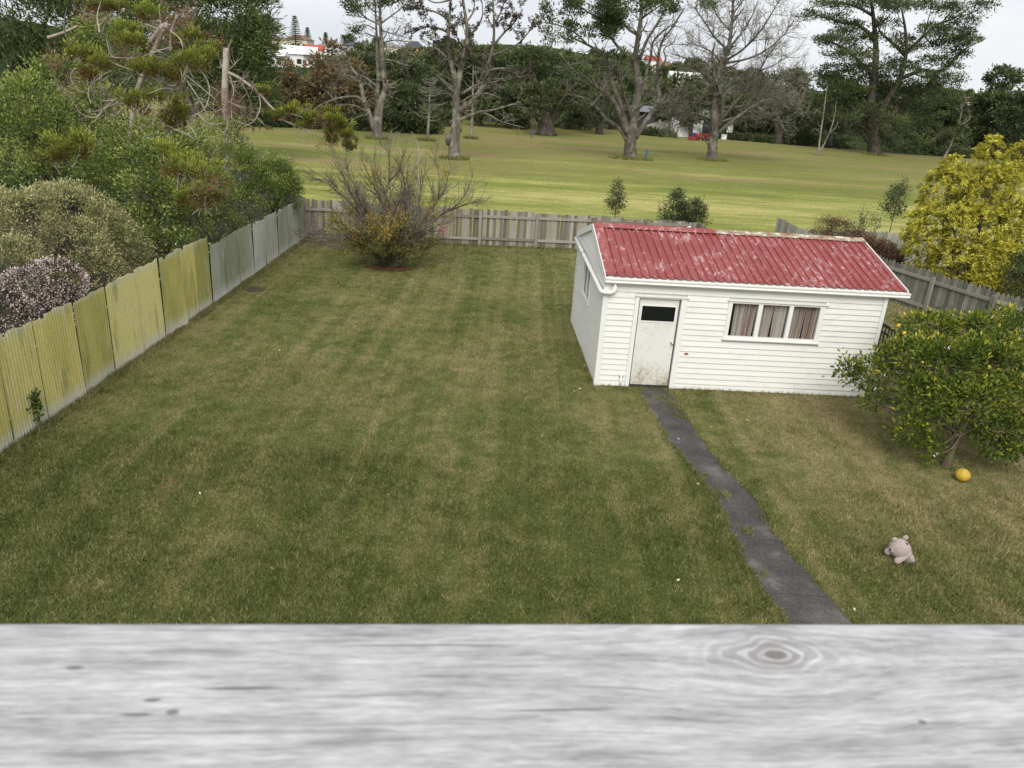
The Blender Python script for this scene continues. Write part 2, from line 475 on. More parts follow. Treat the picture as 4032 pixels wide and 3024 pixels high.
# ================================================================== shed
SH = (1.784, 15.307); STH = math.radians(3.583); ct, st_ = math.cos(STH), math.sin(STH)
SW, SD, SHH, RIDGE = 5.83, 4.48, 2.40, 2.985
SLOPE = (RIDGE - SHH) / (SD / 2)
tag(blades().build('lawn_grass', mat_blades()), 'short green and straw coloured grass covering the yard', 'grass', kind='stuff')

def mat_white(name='weathered_white_paint', dirt=0.5, warm=(0.74, 0.74, 0.715)):
    m = Mat(name)
    w = m.coord('World')
    n1 = m.noise(m.coord('World', (1, 1, 2.2)), 2.4, 6, 0.7)
    n2 = m.noise(w, 11, 5, 0.7)
    c = m.mix(m.ramp(n1, [(0.54, 0.0), (0.76, dirt)]), warm, (0.50, 0.50, 0.47))
    c = m.mix(m.ramp(n2, [(0.65, 0.0), (0.76, dirt * 0.7)]), c, (0.42, 0.41, 0.36))
    r = m.objrnd()
    c = m.mix(1.0, c, m.ramp(r, [(0.0, 0.975), (1.0, 1.02)]), 'MULTIPLY')
    m.base(c, 0.55); m.bump(n2, 0.15, 0.004)
    return m.m
WH = mat_white()
WHC = mat_white('clean_white_paint', 0.22, (0.76, 0.76, 0.74))
def mat_door():
    m = Mat('stained_door_paint')
    w = m.coord('World'); x, y, z = m.sep(w)
    n1 = m.noise(m.coord('World', (1, 1, 1.2)), 3.2, 6, 0.75); n2 = m.noise(w, 17, 6, 0.8)
    low = m.n.new('ShaderNodeMapRange'); m.l.new(z, low.inputs[0]); low.inputs[1].default_value = 0.75; low.inputs[2].default_value = 0.05; low.inputs[3].default_value = 0; low.inputs[4].default_value = 0.13
    f = m.math('ADD', m.math('ADD', m.math('MULTIPLY', n1, .5), m.math('MULTIPLY', n2, .5)), low.outputs[0])
    c = m.ramp(f, [(0.50, (0.70, 0.70, 0.68)), (0.60, (0.58, 0.57, 0.50)), (0.70, (0.32, 0.27, 0.19))])
    m.base(c, 0.5); return m.m
def mat_roof(name, lichen):
    m = Mat(name)
    w = m.coord('World')
    v = m.coord('World', (2.6, 1.0, 1))
    n1 = m.noise(v, 3.6, 8, 0.76); n2 = m.noise(w, 0.9, 3); n3 = m.noise(w, 26, 5, 0.7)
    c = m.ramp(n2, [(0.35, (0.240, 0.052, 0.050)), (0.65, (0.290, 0.076, 0.073))])
    c = m.mix(1.0, c, m.ramp(n3, [(0.3, 0.82), (0.7, 1.12)]), 'MULTIPLY')
    k = m.math('ADD', n1, m.math('MULTIPLY', m.math('SUBTRACT', n2, 0.5), 0.25))
    c = m.mix(m.ramp(k, [(0.565, 0.0), (0.595, 0.5), (0.66, 0.9)]), c, (0.52, 0.37, 0.36))
    n5 = m.noise(m.coord('World', (5, 2.2, 1)), 6.0, 5, .75); c = m.mix(m.ramp(n5, [(0.615, 0.0), (0.66, 0.7)]), c, (0.50, 0.36, 0.355))
    if lichen:
        n4 = m.noise(m.coord('World', (1, 2.0, 1)), 5.5, 6, 0.7)
        c = m.mix(m.ramp(n4, [(0.40, 0.0), (0.47, 0.95)]), c, (0.33, 0.28, 0.19))
        c = m.mix(m.ramp(n4, [(0.55, 0.0), (0.60, 1.0)]), c, (0.66, 0.64, 0.56))
        m.bump(n4, 1.0, 0.04)
    m.base(c, 0.5); return m.m
RED = mat_roof('flaking_red_roof_paint', False); REDL = mat_roof('lichen_covered_ridge', True)
DARK = plain('near_black', (0.03, 0.03, 0.032), 0.8)  # even near-black for the threshold, pipe joint and front footing strip
def mat_glass(name, tint=(0.02, 0.025, 0.03), alpha_mix=0.25):
    m = Mat(name)
    m.base((*tint,)[:3], 0.06); m.b.inputs['Specular IOR Level'].default_value = 0.22
    t = m.n.new('ShaderNodeBsdfTransparent'); mxs = m.n.new('ShaderNodeMixShader')
    mxs.inputs[0].default_value = alpha_mix
    m.l.new(t.outputs[0], mxs.inputs[1]); m.l.new(m.b.outputs[0], mxs.inputs[2]); m.l.new(mxs.outputs[0], m.out.inputs['Surface'])
    return m.m
GLASS = mat_glass('window_glass', (0.03, 0.035, 0.03), 0.10)
DGLASS = mat_glass('dark_door_glass', (0.012, 0.014, 0.014), 0.9)
CONC = plain('grey_concrete', (0.22, 0.22, 0.21), 0.9)

shed = empty('shed', (SH[0], SH[1], 0), STH, 'white weatherboard shed with flaking red iron roof', 'shed')
def prism_x(poly, x0, x1):
    b = MB(); b.prism(poly, x0, x1)
    for v in b.v: v[:, [0, 1]] = v[:, [1, 0]]
    return b
def prism_y(poly, y0, y1):
    b = MB(); b.prism(poly, y0, y1); return b
def bxo(name, lo, hi, m, parent=None, smooth_=False):
    b = MB(); b.box(lo, hi); return b.build(name, m, parent or shed)

# wall core (lining), with real openings
core = MB()
DOOR = (0.70, 1.576, 1.985); WIN = (2.60, 4.56, 1.20, 2.00); SWIN = (1.95, 3.0, 1.24, 2.03)
for lo, hi in (((0, 0, 0), (DOOR[0], .09, SHH)), ((DOOR[0], 0, DOOR[2]), (DOOR[1], .09, SHH)), ((DOOR[1], 0, 0), (WIN[0], .09, SHH)),
               ((WIN[0], 0, 0), (WIN[1], .09, WIN[2])), ((WIN[0], 0, WIN[3]), (WIN[1], .09, SHH)), ((WIN[1], 0, 0), (SW, .09, SHH)),
               ((0, SD-.09, 0), (SW, SD, SHH)),
               ((0, .091, 0), (.09, SWIN[0], SHH)), ((0, SWIN[0], 0), (.09, SWIN[1], SWIN[2])), ((0, SWIN[0], SWIN[3]), (.09, SWIN[1], SHH)), ((0, SWIN[1], 0), (.09, SD-.091, SHH)),
               ((SW-.09, .091, 0), (SW, SD-.091, SHH)), ((.1, .1, .02), (SW-.1, SD-.1, .06))):
    core.box(lo, hi)
for x0 in (0.0, SW-.09):
    core.prism([(x0, 0), (x0+.09, 0), (x0+.09, 0.001), (x0, 0.001)], 0, 0.001)
core.build('wall', WH, shed)
for x0 in (0.005, SW - .085):
    gb = MB(); v = [(x0, 0.02, SHH+.001), (x0, SD-.02, SHH+.001), (x0, SD/2, RIDGE-.03), (x0+.08, 0.02, SHH+.001), (x0+.08, SD-.02, SHH+.001), (x0+.08, SD/2, RIDGE-.03)]
    gb.add(v, [(0,1,4,3),(1,2,5,4),(2,0,3,5)], [(0,2,1),(3,4,5)]); gb.build('gable_wall', WH, shed)

# weatherboards: every board its own piece
PIT = 0.1215
brng = random.Random(3)
def board_rows(name, length, holes, place, ztop, joints):
    k = 0; z = 0.015
    while z < ztop:
        z1 = min(z + PIT, ztop)
        segs = [(0.0, length)]
        for (a, b, c, d) in holes:
            if z1 > c + .03 and z < d - .03:
                ns = []
                for s0, s1 in segs:
                    if b <= s0 or a >= s1: ns.append((s0, s1)); continue
                    if a > s0: ns.append((s0, a))
                    if b < s1: ns.append((b, s1))
                segs = ns
        fs = []
        for s0, s1 in segs:
            j = joints[k % len(joints)]
            if s0 + .5 < j < s1 - .5: fs += [(s0, j - .0012), (j + .0012, s1)]
            else: fs.append((s0, s1))
        for s0, s1 in fs:
            t = brng.uniform(-.0015, .0015)
            place(name, s0, s1, z, z1, t)
        k += 1; z += PIT
def put_front(name, s0, s1, z, z1, t):
    prism_x([(-.040 + t, z - .006), (-.002, z - .006), (-.002, z1 - .002), (-.020 + t, z1 - .002)], s0, s1).build(name, WH, shed)
def put_left(name, s0, s1, z, z1, t):
    prism_y([(-.040 + t, z - .006), (-.002, z - .006), (-.002, z1 - .002), (-.020 + t, z1 - .002)], s0, s1).build(name, WH, shed)
def put_right(name, s0, s1, z, z1, t):
    prism_y([(SW + .040 + t, z - .006), (SW + .002, z - .006), (SW + .002, z1 - .002), (SW + .020 + t, z1 - .002)], s0, s1).build(name, WH, shed)
board_rows('board', SW, [(0.612, 1.692, -1, 2.0), (2.56, 4.60, 1.19, 2.0)], put_front, 2.385, [2.93, 4.3, 3.4, 5.1, 2.2])
board_rows('board', SD, [(1.90, 3.05, 1.20, 2.06)], put_left, 2.27, [2.2, 1.3, 3.1])
board_rows('board', SD, [], put_right, 2.27, [2.0, 3.0])

# corner boards and trims
bxo('corner_board', (-.052, -.052, 0), (.055, -.042, 2.25), WHC)
bxo('corner_board', (-.0525, -.0415, 0), (-.0425, .05, 2.25), WHC)
bxo('corner_board', (SW-.03, -.052, 0), (SW+.052, -.042, 2.3), WHC)
bxo('corner_board', (-.0525, SD-.05, 0), (-.0425, SD+.03, 2.25), WHC)
bxo('side_trim', (-.05, -.02, 2.262), (-.037, SD+.10, 2.335), WHC)
# corrugated white iron gable
def wave_sheet(y0, y1, ztop, zbot, pitch, amp, per=6, a=.5):
    n = int((y1 - y0) / pitch * per) + 1
    y = np.linspace(y0, y1, n); x = amp * np.sin(y / pitch * 2 * math.pi)
    zt = ztop(y) if callable(ztop) else np.full(n, ztop)
    zb = zbot(y) if callable(zbot) else np.full(n, zbot)
    v = np.concatenate([np.c_[x, y, zb], np.c_[x, y, zt]])
    i = np.arange(n - 1)
    return v, np.c_[i, i+1, n+i+1, n+i]
gc = MB(); v, q = wave_sheet(0.03, SD-.03, lambda y: np.maximum(2.3365, SHH + SLOPE * np.minimum(y, SD - y) - .04), 2.336, 0.09, .007)
v[:, 0] -= .022; gc.add(v, q); gc.build('gable_sheet', WHC, shed, True)

# door
door = bxo('door', (DOOR[0]+.03, .012, .05), (DOOR[1]-.03, .05, DOOR[2]-.02), mat_door())
frame = MB()
for lo, hi in (((.615, -.05, 0), (.7, .03, 1.99)), ((1.576, -.05, 0), (1.69, .03, 1.99)), ((.70, -.048, 1.968), (1.576, .03, 2.0))): frame.box(lo, hi)
frame.build('door_frame', WHC, shed)
bxo('head_flashing', (.60, -.075, 2.001), (1.72, -.036, 2.03), WHC)
bxo('threshold', (.701, -.03, 0.0), (1.575, .055, .046), DARK)
bxo('pane', (.79, .0075, 1.475), (1.485, .0115, 1.79), DGLASS, door)
gbd = MB()
for lo, hi in (((.765, .002, 1.45), (1.51, .0118, 1.4745)), ((.765, .002, 1.7905), (1.51, .0118, 1.815)), ((.765, .002, 1.4745), (.7895, .0118, 1.7905)), ((1.4855, .002, 1.4745), (1.51, .0118, 1.7905))): gbd.box(lo, hi)
gbd.build('glazing_bead', WHC, door)
STEEL = plain('brushed_steel', (0.55, 0.53, 0.5), 0.3, 1.0, 0.05)
kb = MB(); kb.tube([(1.515, .012, 1.02), (1.515, -.02, 1.02)], .012, 10); kb.ball((1.515, -.042, 1.02), (.03, .026, .03), 14, 10)
kb.tube([(1.515, .011, 1.02), (1.515, .004, 1.02)], .035, 16); kb.build('door_knob', STEEL, door, True)

# window: three lights with striped curtains
win = MB()
for lo, hi in (((2.56, -.052, 1.19), (2.645, .03, 2.0)), ((4.50, -.052, 1.19), (4.60, .03, 2.0)), ((2.645, -.05, 1.955), (4.50, .03, 2.0)), ((2.645, -.05, 1.19), (4.50, .03, 1.24)),
               ((3.197, -.045, 1.24), (3.285, .03, 1.955)), ((3.852, -.045, 1.24), (3.935, .03, 1.955))): win.box(lo, hi)
window = win.build('window_frame', WHC, shed)
bxo('head_flashing', (2.53, -.08, 2.001), (4.66, -.036, 2.03), WHC)
bxo('sill', (2.54, -.09, 1.165), (4.62, -.036, 1.1895), WHC)
for a, b in ((2.645, 3.197), (3.285, 3.852), (3.935, 4.50)):
    bxo('pane', (a + .0005, -.004, 1.2405), (b - .0005, .0, 1.9545), GLASS, window)
def mat_curtain():
    m = Mat('striped_curtain')
    v = m.coord('Object', (1, 1, 0.02)); n = m.noise(v, 17, 3, .6); n2 = m.noise(v, 5, 2)
    f = m.math('ADD', m.math('MULTIPLY', n, .6), m.math('MULTIPLY', n2, .4))
    c = m.ramp(f, [(0.36, (0.27, 0.17, 0.14)), (0.44, (0.44, 0.34, 0.29)), (0.50, (0.55, 0.52, 0.49)), (0.60, (0.72, 0.68, 0.62))])
    m.base(c, 0.9).translucent(c, .15); return m.m
CUR = mat_curtain()
crng = np.random.default_rng(5)
for a, b, k in ((2.74, 3.21, 7), (3.27, 3.57, 4.5), (3.575, 3.87, 4.5), (3.92, 4.24, 5), (4.245, 4.53, 4.5)):
    n = 80; x = np.linspace(a, b, n); t = (x - a) / (b - a)
    ph = t * k * 2 * math.pi + 1.2 * np.sin(t * 7 + a)
    rows = []
    zz = np.linspace(1.22, 1.99, 7)
    for z in zz:
        sl = (z - 1.22) / .77
        xx = a + (b - a) * (t * (1 - .10 * (1-sl)) + .02 * (1 - sl))
        rows.append(np.c_[xx, .065 + .022 * np.sin(ph + .5 * sl), np.full(n, z)])
    c_ = MB(); i = (np.arange(6)[:, None] * n + np.arange(n-1)[None]).ravel()
    c_.add(np.concatenate(rows), np.c_[i, i+1, i+n+1, i+n]); c_.build('curtain', CUR, shed, True)
# side window
sw = MB()
y0, y1, z0, z1 = SWIN
for lo, hi in (((-.055, y0-.06, z0-.05), (.03, y0, z1+.04)), ((-.055, y1, z0-.05), (.03, y1+.06, z1+.04)), ((-.053, y0, z0-.05), (.03, y1, z0)), ((-.053, y0, z1), (.03, y1, z1+.04)), ((-.04, (y0+y1)/2-.03, z0), (.03, (y0+y1)/2+.03, z1))): sw.box(lo, hi)
swo = sw.build('window_frame', WHC, shed)
OLIVE = mat_glass('painted_olive_reflection', (0.055, 0.05, 0.022), 0.92)  # olive reflection put into the pane colour
bxo('pane', (-.006, y0+.0005, z0+.0005), (-.002, (y0+y1)/2-.0305, z1-.0005), OLIVE, swo)
bxo('pane', (-.006, (y0+y1)/2+.0305, z0+.0005), (-.002, y1-.0005, z1-.0005), OLIVE, swo)

# roof sheets
RP = 0.169
OVX = 0.33
def roof_sheet_mesh(nr):
    prof = []
    for k in range(nr):
        b = k * RP
        prof += [(b, 0), (b + RP*.5 - .032, 0), (b + RP*.5 - .017, .036), (b + RP*.5 + .017, .036), (b + RP*.5 + .032, 0)]
    prof.append((nr * RP + .004, 0.0))
    p = np.array(prof); n = len(p)
    ye, yr = -0.075, SD/2 - .012
    L = []
    for y in (ye, yr):
        for dz in (0.0, -.004):
            L.append(np.c_[p[:, 0], np.full(n, y), SHH + SLOPE * y + .012 + p[:, 1] + dz])
    v = np.concatenate(L); i = np.arange(n-1)
    q = np.concatenate([np.c_[i, i+1, 2*n+i+1, 2*n+i], np.c_[n+i+1, n+i, 3*n+i, 3*n+i+1], np.c_[i+1, i, n+i, n+i+1], np.c_[2*n+i, 2*n+i+1, 3*n+i+1, 3*n+i]])
    b = MB(); b.add(v, q); return b.mesh('roof_sheet', RED)
rm = roof_sheet_mesh(4); XR0 = 0.13
nsh = 9
for k in range(nsh):
    x = XR0 + k * 4 * RP
    inst('roof_sheet', rm, shed, (x, 0, (k % 2) * .0012))
    inst('roof_sheet', rm, shed, (x + 4*RP, SD, (k % 2) * .0012), (0, 0, math.pi))
XR1 = XR0 + nsh * 4 * RP
# flat side flashings, ridge capping
fl = MB()
for s_ in (0, 1):
    y0, y1 = (-.08, SD/2) if s_ == 0 else (SD + .08, SD/2)
    za, zb = SHH + SLOPE * -.08 + .050, RIDGE + .050
    fl = MB(); fl.add([(-.055, y0, za), (XR0+.02, y0, za), (XR0+.02, y1, zb), (-.055, y1, zb), (-.055, y0, za-.006), (XR0+.02, y0, za-.006), (XR0+.02, y1, zb-.006), (-.055, y1, zb-.006)], [(0,1,2,3),(7,6,5,4),(0,4,5,1),(0,3,7,4),(1,5,6,2)])
    fl.build('side_flashing', RED, shed)
def ridge_piece(x0, x1, w, lift, mat, name='ridge_cap'):
    z = lambda d: RIDGE - SLOPE * d + .052 + lift
    poly = [(SD/2 - w, z(w) - .012), (SD/2 - w, z(w)), (SD/2 - .03, z(.03)), (SD/2, z(0) + .012), (SD/2 + .03, z(.03)), (SD/2 + w, z(w)), (SD/2 + w, z(w) - .012), (SD/2, z(0) - .006)]
    prism_x(poly, x0, x1).build(name, mat, shed)
ridge_piece(-.05, 2.72, .20, .010, RED)
ridge_piece(2.70, XR1 + .012, .17, .0, REDL)
# barge boards
for x0, x1 in ((-.075, -.052), (XR1 + .002, XR1 + .024)):
    for (ya, yb) in ((-.10, SD/2), (SD + .16, SD/2)):
        za = SHH + SLOPE * (ya if ya < 1 else SD - ya); zb = RIDGE
        b = MB(); b.add([(x0, ya, za-.10), (x1, ya, za-.10), (x1, yb, zb-.10), (x0, yb, zb-.10), (x0, ya, za+.038), (x1, ya, za+.038), (x1, yb, zb+.038), (x0, yb, zb+.038)], [(0,3,2,1),(4,5,6,7),(0,1,5,4),(1,2,6,5),(2,3,7,6),(3,0,4,7)])
        b.build('barge_board', WHC, shed)
bxo('fascia', (-.05, -.045, 2.25), (XR1, -.036, 2.372), WHC)
# gutter with rolled lip
gp = [(-.046, 2.365), (-.046, 2.268), (-.15, 2.262), (-.168, 2.285), (-.158, 2.318), (-.172, 2.345), (-.174, 2.372), (-.160, 2.376), (-.156, 2.352), (-.146, 2.318), (-.150, 2.290), (-.14, 2.275), (-.056, 2.279), (-.056, 2.365)]
prism_x(gp, -.06, XR1 + .04).build('gutter', WHC, shed)
for x in (-.064, XR1 + .0405): prism_x([(-.046, 2.372), (-.046, 2.262), (-.15, 2.256), (-.17, 2.285), (-.174, 2.376)], x, x + .003).build('gutter_end', WHC, shed)
dp = MB()
pp = [(.16, -.11, 2.268), (.16, -.11, 2.16), (.14, -.11, 2.095), (.09, -.112, 2.065), (.0, -.112, 2.06), (-.06, -.10, 2.06), (-.098, -.06, 2.06), (-.105, 0.05, 2.063), (-.105, 1.5, 2.11), (-.105, 3.2, 2.165), (-.105, SD+.16, 2.205)]
dp.tube(pp, .045, 14); dp.build('downpipe', WHC, shed, True)
for yv in (.75, 1.9, 3.05, 4.0):
    b = MB(); zz = 2.063 + yv * .031; b.tube([(-.105, yv-.012, zz), (-.105, yv+.012, zz+.0004)], .0475, 14); b.box((-.06, yv-.012, zz-.01), (-.036, yv+.012, zz+.012)); b.build('pipe_bracket', STEEL if yv == 3.05 else WHC, shed)
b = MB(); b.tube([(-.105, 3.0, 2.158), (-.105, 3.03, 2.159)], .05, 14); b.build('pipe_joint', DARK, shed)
vp = MB(); vp.tube([(.515, -.07, .0), (.515, -.07, .25)], .025, 10); vp.tube([(.515, -.085, .27), (.515, -.036, .27)], .05, 14); vp.build('vent_pipe', WHC, shed, True)
bxo('bare_timber_patch', (1.80, -.046, .785), (1.88, -.030, .825), plain('bare_timber', (0.30, 0.13, 0.07), .9))
bxo('footing', (-.01, SD-1.6, -.2), (.0, SD, .012), CONC)
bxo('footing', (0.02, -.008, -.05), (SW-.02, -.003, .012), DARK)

# ================================================================== fences
def mat_iron():
    m = Mat('algae_stained_iron')
    w = m.coord('World'); x, y, z = m.sep(w)
    o = m.objrnd()
    n1 = m.noise(m.coord('World', (1, 1, 0.25)), 1.3, 5, .6); n2 = m.noise(m.coord('World', (1, 6, 0.35)), 3.0, 5, .7); n3 = m.noise(w, 20, 5, .75)
    f = m.math('ADD', m.math('MULTIPLY', n1, .6), m.math('MULTIPLY', o, .42))
    y_ = m.ramp(f, [(0.35, (0.34, 0.33, 0.10)), (0.52, (0.56, 0.50, 0.16)), (0.70, (0.68, 0.62, 0.26))])
    s_ = m.ramp(f, [(0.35, (0.27, 0.29, 0.19)), (0.55, (0.40, 0.42, 0.35)), (0.72, (0.56, 0.56, 0.55))])
    far = m.n.new('ShaderNodeMapRange'); m.l.new(y, far.inputs[0]); far.inputs[1].default_value = 19.12; far.inputs[2].default_value = 19.22
    c = m.mix(far.outputs[0], y_, s_)
    c = m.mix(m.ramp(n2, [(0.55, 0.0), (0.68, 0.6)]), c, (0.58, 0.56, 0.44))
    n6 = m.noise(m.coord('World', (1, 3, 0.5), loc=(0, 3, 9)), 1.6, 5, .7); c = m.mix(m.ramp(n6, [(0.54, 0.0), (0.66, 0.55)]), c, (0.20, 0.215, 0.085))
    # bare galvanising where the algae stops: along the foot and the top lap
    bt = m.math('ADD', z, m.math('MULTIPLY', m.math('SUBTRACT', n2, .5), 0.5))
    foot = m.n.new('ShaderNodeMapRange'); m.l.new(bt, foot.inputs[0]); foot.inputs[1].default_value = 0.34; foot.inputs[2].default_value = 0.04; 
    c = m.mix(m.math('MULTIPLY', foot.outputs[0], .9), c, (0.62, 0.61, 0.56))
    tp = m.n.new('ShaderNodeMapRange'); m.l.new(bt, tp.inputs[0]); tp.inputs[1].default_value = 1.66; tp.inputs[2].default_value = 1.86
    c = m.mix(m.math('MULTIPLY', tp.outputs[0], .7), c, (0.55, 0.56, 0.50))
    c = m.mix(1.0, c, m.ramp(n3, [(0.25, 0.80), (0.75, 1.12)]), 'MULTIPLY')
    m.base(c, 0.55); m.b.inputs['Metallic'].default_value = 0.0
    return m.m
IRON = mat_iron()
def mat_wood(name, cs, green=0.0):
    m = Mat(name)
    v = m.coord('World', (14, 14, 0.9)); n = m.noise(v, 2.0, 5, .65); n2 = m.noise(m.coord('World'), 2.2, 4)
    f = m.math('ADD', m.math('MULTIPLY', n, .55), m.math('MULTIPLY', m.objrnd(), .45))
    c = m.ramp(f, cs)
    if green: c = m.mix(m.ramp(n2, [(0.48, 0.0), (0.66, green)]), c, (0.11, 0.13, 0.065))
    m.base(c, 0.9); m.bump(n, .4, .006); return m.m
PAL = mat_wood('silvered_paling', [(0.25, (0.115, 0.10, 0.082)), (0.45, (0.205, 0.185, 0.155)), (0.65, (0.315, 0.295, 0.26)), (0.8, (0.41, 0.385, 0.34))])
PALD = mat_wood('mossy_dark_paling', [(0.25, (0.10, 0.098, 0.084)), (0.5, (0.18, 0.174, 0.15)), (0.75, (0.30, 0.29, 0.255))], .35)
PALG = mat_wood('green_tinged_paling', [(0.25, (0.20, 0.20, 0.16)), (0.5, (0.30, 0.30, 0.25)), (0.75, (0.42, 0.41, 0.37))], .5)
RAIL = mat_wood('fence_rail', [(0.25, (0.16, 0.145, 0.12)), (0.55, (0.28, 0.26, 0.225)), (0.8, (0.36, 0.34, 0.30))])

cf = empty('corrugated_fence', (-7.9, 18, 0), 0, 'long corrugated iron fence, mossy yellow then silver, on the left boundary', 'fence')
seam = [8.65, 9.75, 10.91, 11.85, 13.04, 14.13, 15.32, 16.40, 17.42, 18.28, 19.18, 20.15, 21.2, 22.4, 23.5, 24.75, 25.9, 27.0, 27.9]
irng = np.random.default_rng(8)
for i in range(len(seam) - 1):
    a, b = seam[i], seam[i+1]
    h = 1.80 if a < 19.1 else (1.52 - .004 * (a - 19))
    h += irng.uniform(-.035, .03)
    tilt = irng.uniform(-.018, .018); jag = irng.uniform(.004, .02, 8)
    ph = irng.uniform(0, 6)
    top = lambda y: h + tilt * (y - a) + .018 * np.sin(y * 5 + ph) + .012 * np.sin(y * 17 + ph) - .06 * (np.abs(y - (a + .25 * (b-a))) < .06) * (irng.random() < .4)
    n = int((b - a) / .076 * 8); y = np.linspace(a + .011, b - .011, n)
    xx = .0088 * np.sin((y - a) / .076 * 2 * math.pi)
    rows = []
    lean = irng.uniform(-.02, .02)
    curl = irng.uniform(-.02, .02) if i not in (7,) else .09
    for t in np.linspace(0, 1, 6):
        zt = top(y) * t + (1 - t) * (.012 + .01 * np.sin(y * 9))
        rows.append(np.c_[xx + lean * t + curl * ((y - a) / (b - a))**4 * (1 - t)**2, y - 18, zt])
    m_ = MB(); k = (np.arange(5)[:, None] * n + np.arange(n-1)[None]).ravel()
    m_.add(np.concatenate(rows), np.c_[k, k+1, k+n+1, k+n]); m_.build('iron_sheet', IRON, cf, True)
for z in (.35, 1.25):
    b = MB(); b.box((-.10, -9.4, z), (-.045, 9.9, z + .08)); b.build('rail', RAIL, cf)
for yy in np.arange(9.5, 28.2, 2.3):
    b = MB(); b.box((-.20, yy-18-.05, -.3), (-.101, yy-18+.05, 1.42)); b.build('post', RAIL, cf)

def paling_mesh(w, h, t, pointed, mat):
    b = MB()
    if pointed: poly = [(-w/2, 0), (w/2, 0), (w/2, h - .07), (w*.12, h), (-w*.12, h), (-w/2, h - .07)]
    else: poly = [(-w/2, 0), (w/2, 0), (w/2, h), (-w/2, h)]
    b.prism(poly, 0, t); return b.mesh('paling', mat)
def paling_fence(name, A, B, h0, h1, w, pointed, label, mat, rail_side=-1, zr=(.28, 1.02), post=2.1, seed=1, rails=True, skip=None, rmat=None, dip=None, xpost=True):
    A = np.array(A, float); B = np.array(B, float); d = B - A; Ln = np.linalg.norm(d); rz = math.atan2(d[1], d[0])
    e = empty(name, (A[0], A[1], 0), rz, label, 'fence')
    r = random.Random(seed)
    ms = [paling_mesh(w * k, 1.0, .018, pointed, mat) for k in (.86, .94, 1.0, .9)]
    x = 0
    while x < Ln:
        f = x / Ln; h = h0 + (h1 - h0) * f + r.uniform(-.03, .03)
        if dip: h += dip(x)
        if pointed:
            pass
        if not (skip and skip(x)):
            o = inst('paling', r.choice(ms), e, (x + w/2, r.uniform(0, .006), r.uniform(-.02, .01)), (0, r.uniform(-.012, .012), 0), (1, 1, h))
        x += w * 1.02
    s = rail_side
    if rails:
        for z in zr:
            x = 0
            while x < Ln - .02:
                x1 = min(Ln, x + post)
                b = MB(); y_a, y_b = (-.05, -.002) if s < 0 else (.028, .075)
                dz = r.uniform(-.02, .02)
                b.box((x + .006, y_a, z - .04 + dz), (x1 - .006, y_b, z + .05 + dz)); b.build('rail', RAIL, e); x += post
        x = 0.0
        while x < Ln + .1:
            b = MB(); y_a, y_b = (-.15, -.052) if s < 0 else (.077, .17)
            hp = h0 + (h1 - h0) * x / Ln - (.14 if pointed else .04)
            b.box((x - .05, y_a, -.3), (x + .05, y_b, hp)); b.build('post', rmat or RAIL, e); x += post
    return e
paling_fence('paling_fence', (-7.93, 27.96), (6.6, 29.93), 1.42, 1.22, .125, False, 'grey timber paling fence along the back of the lawn', PAL, -1, (.26, 1.08), 2.13, 2)
paling_fence('paling_fence', (6.66, 29.86), (7.25, 26.6), 1.22, 1.10, .125, False, 'short paling fence return behind the shed beside the bush', PAL, -1, (.26, .95), 1.6, 3)
paling_fence('paling_fence', (9.70, 29.95), (10.95, 26.95), 1.62, 1.18, .13, False, 'pale green tinged palings stepping down behind the roof ridge', PALG, 1, (.3, 1.0), 1.6, 4)
paling_fence('paling_fence', (10.99, 26.85), (15.2, 16.6), 1.30, 1.32, .145, True, 'dark mossy pointed paling fence on the right boundary', PALD, -1, (.22, 1.02), 2.05, 5, rmat=PALD)
paling_fence('paling_fence', (10.6, 30.35), (18.5, 31.2), 1.22, 1.25, .15, True, 'grey pointed palings with scalloped top behind the dark plants', PALG, 1, (.3, .9), 2.4, 6, dip=lambda x: -.30 * math.exp(-((x - 2.3) / .22) ** 2) - .16 * math.exp(-((x - 1.1) / .3) ** 2))

# dark metal fence panel behind the shed's right end
BLK = plain('dark_metal_paint', (0.035, 0.038, 0.042), .5)
mf = empty('metal_fence', (8.90, 19.0, 0), math.atan2(-2.6, .5), 'dark metal bar fence panel between shed and lemon tree', 'fence')
b = MB(); b.box((0, -.02, .86), (2.65, .02, .93)); b.build('top_rail', BLK, mf)
b = MB(); b.box((0, -.018, .70), (2.65, .018, .74)); b.build('rail', BLK, mf)
b = MB(); b.box((0, -.018, .10), (2.65, .018, .15)); b.build('rail', BLK, mf)
bm_ = MB(); bm_.box((-.012, -.0115, 0.15), (.012, .0115, .8595)); bar = bm_.mesh('bar', BLK)
for k in range(22): inst('bar', bar, mf, (.06 + k * .12, 0, 0))
for x in (0.0, 1.3, 2.65):
    b = MB(); b.box((x - .03, -.03, -.1), (x + .03, .03, .96)); b.build('post', BLK, mf)

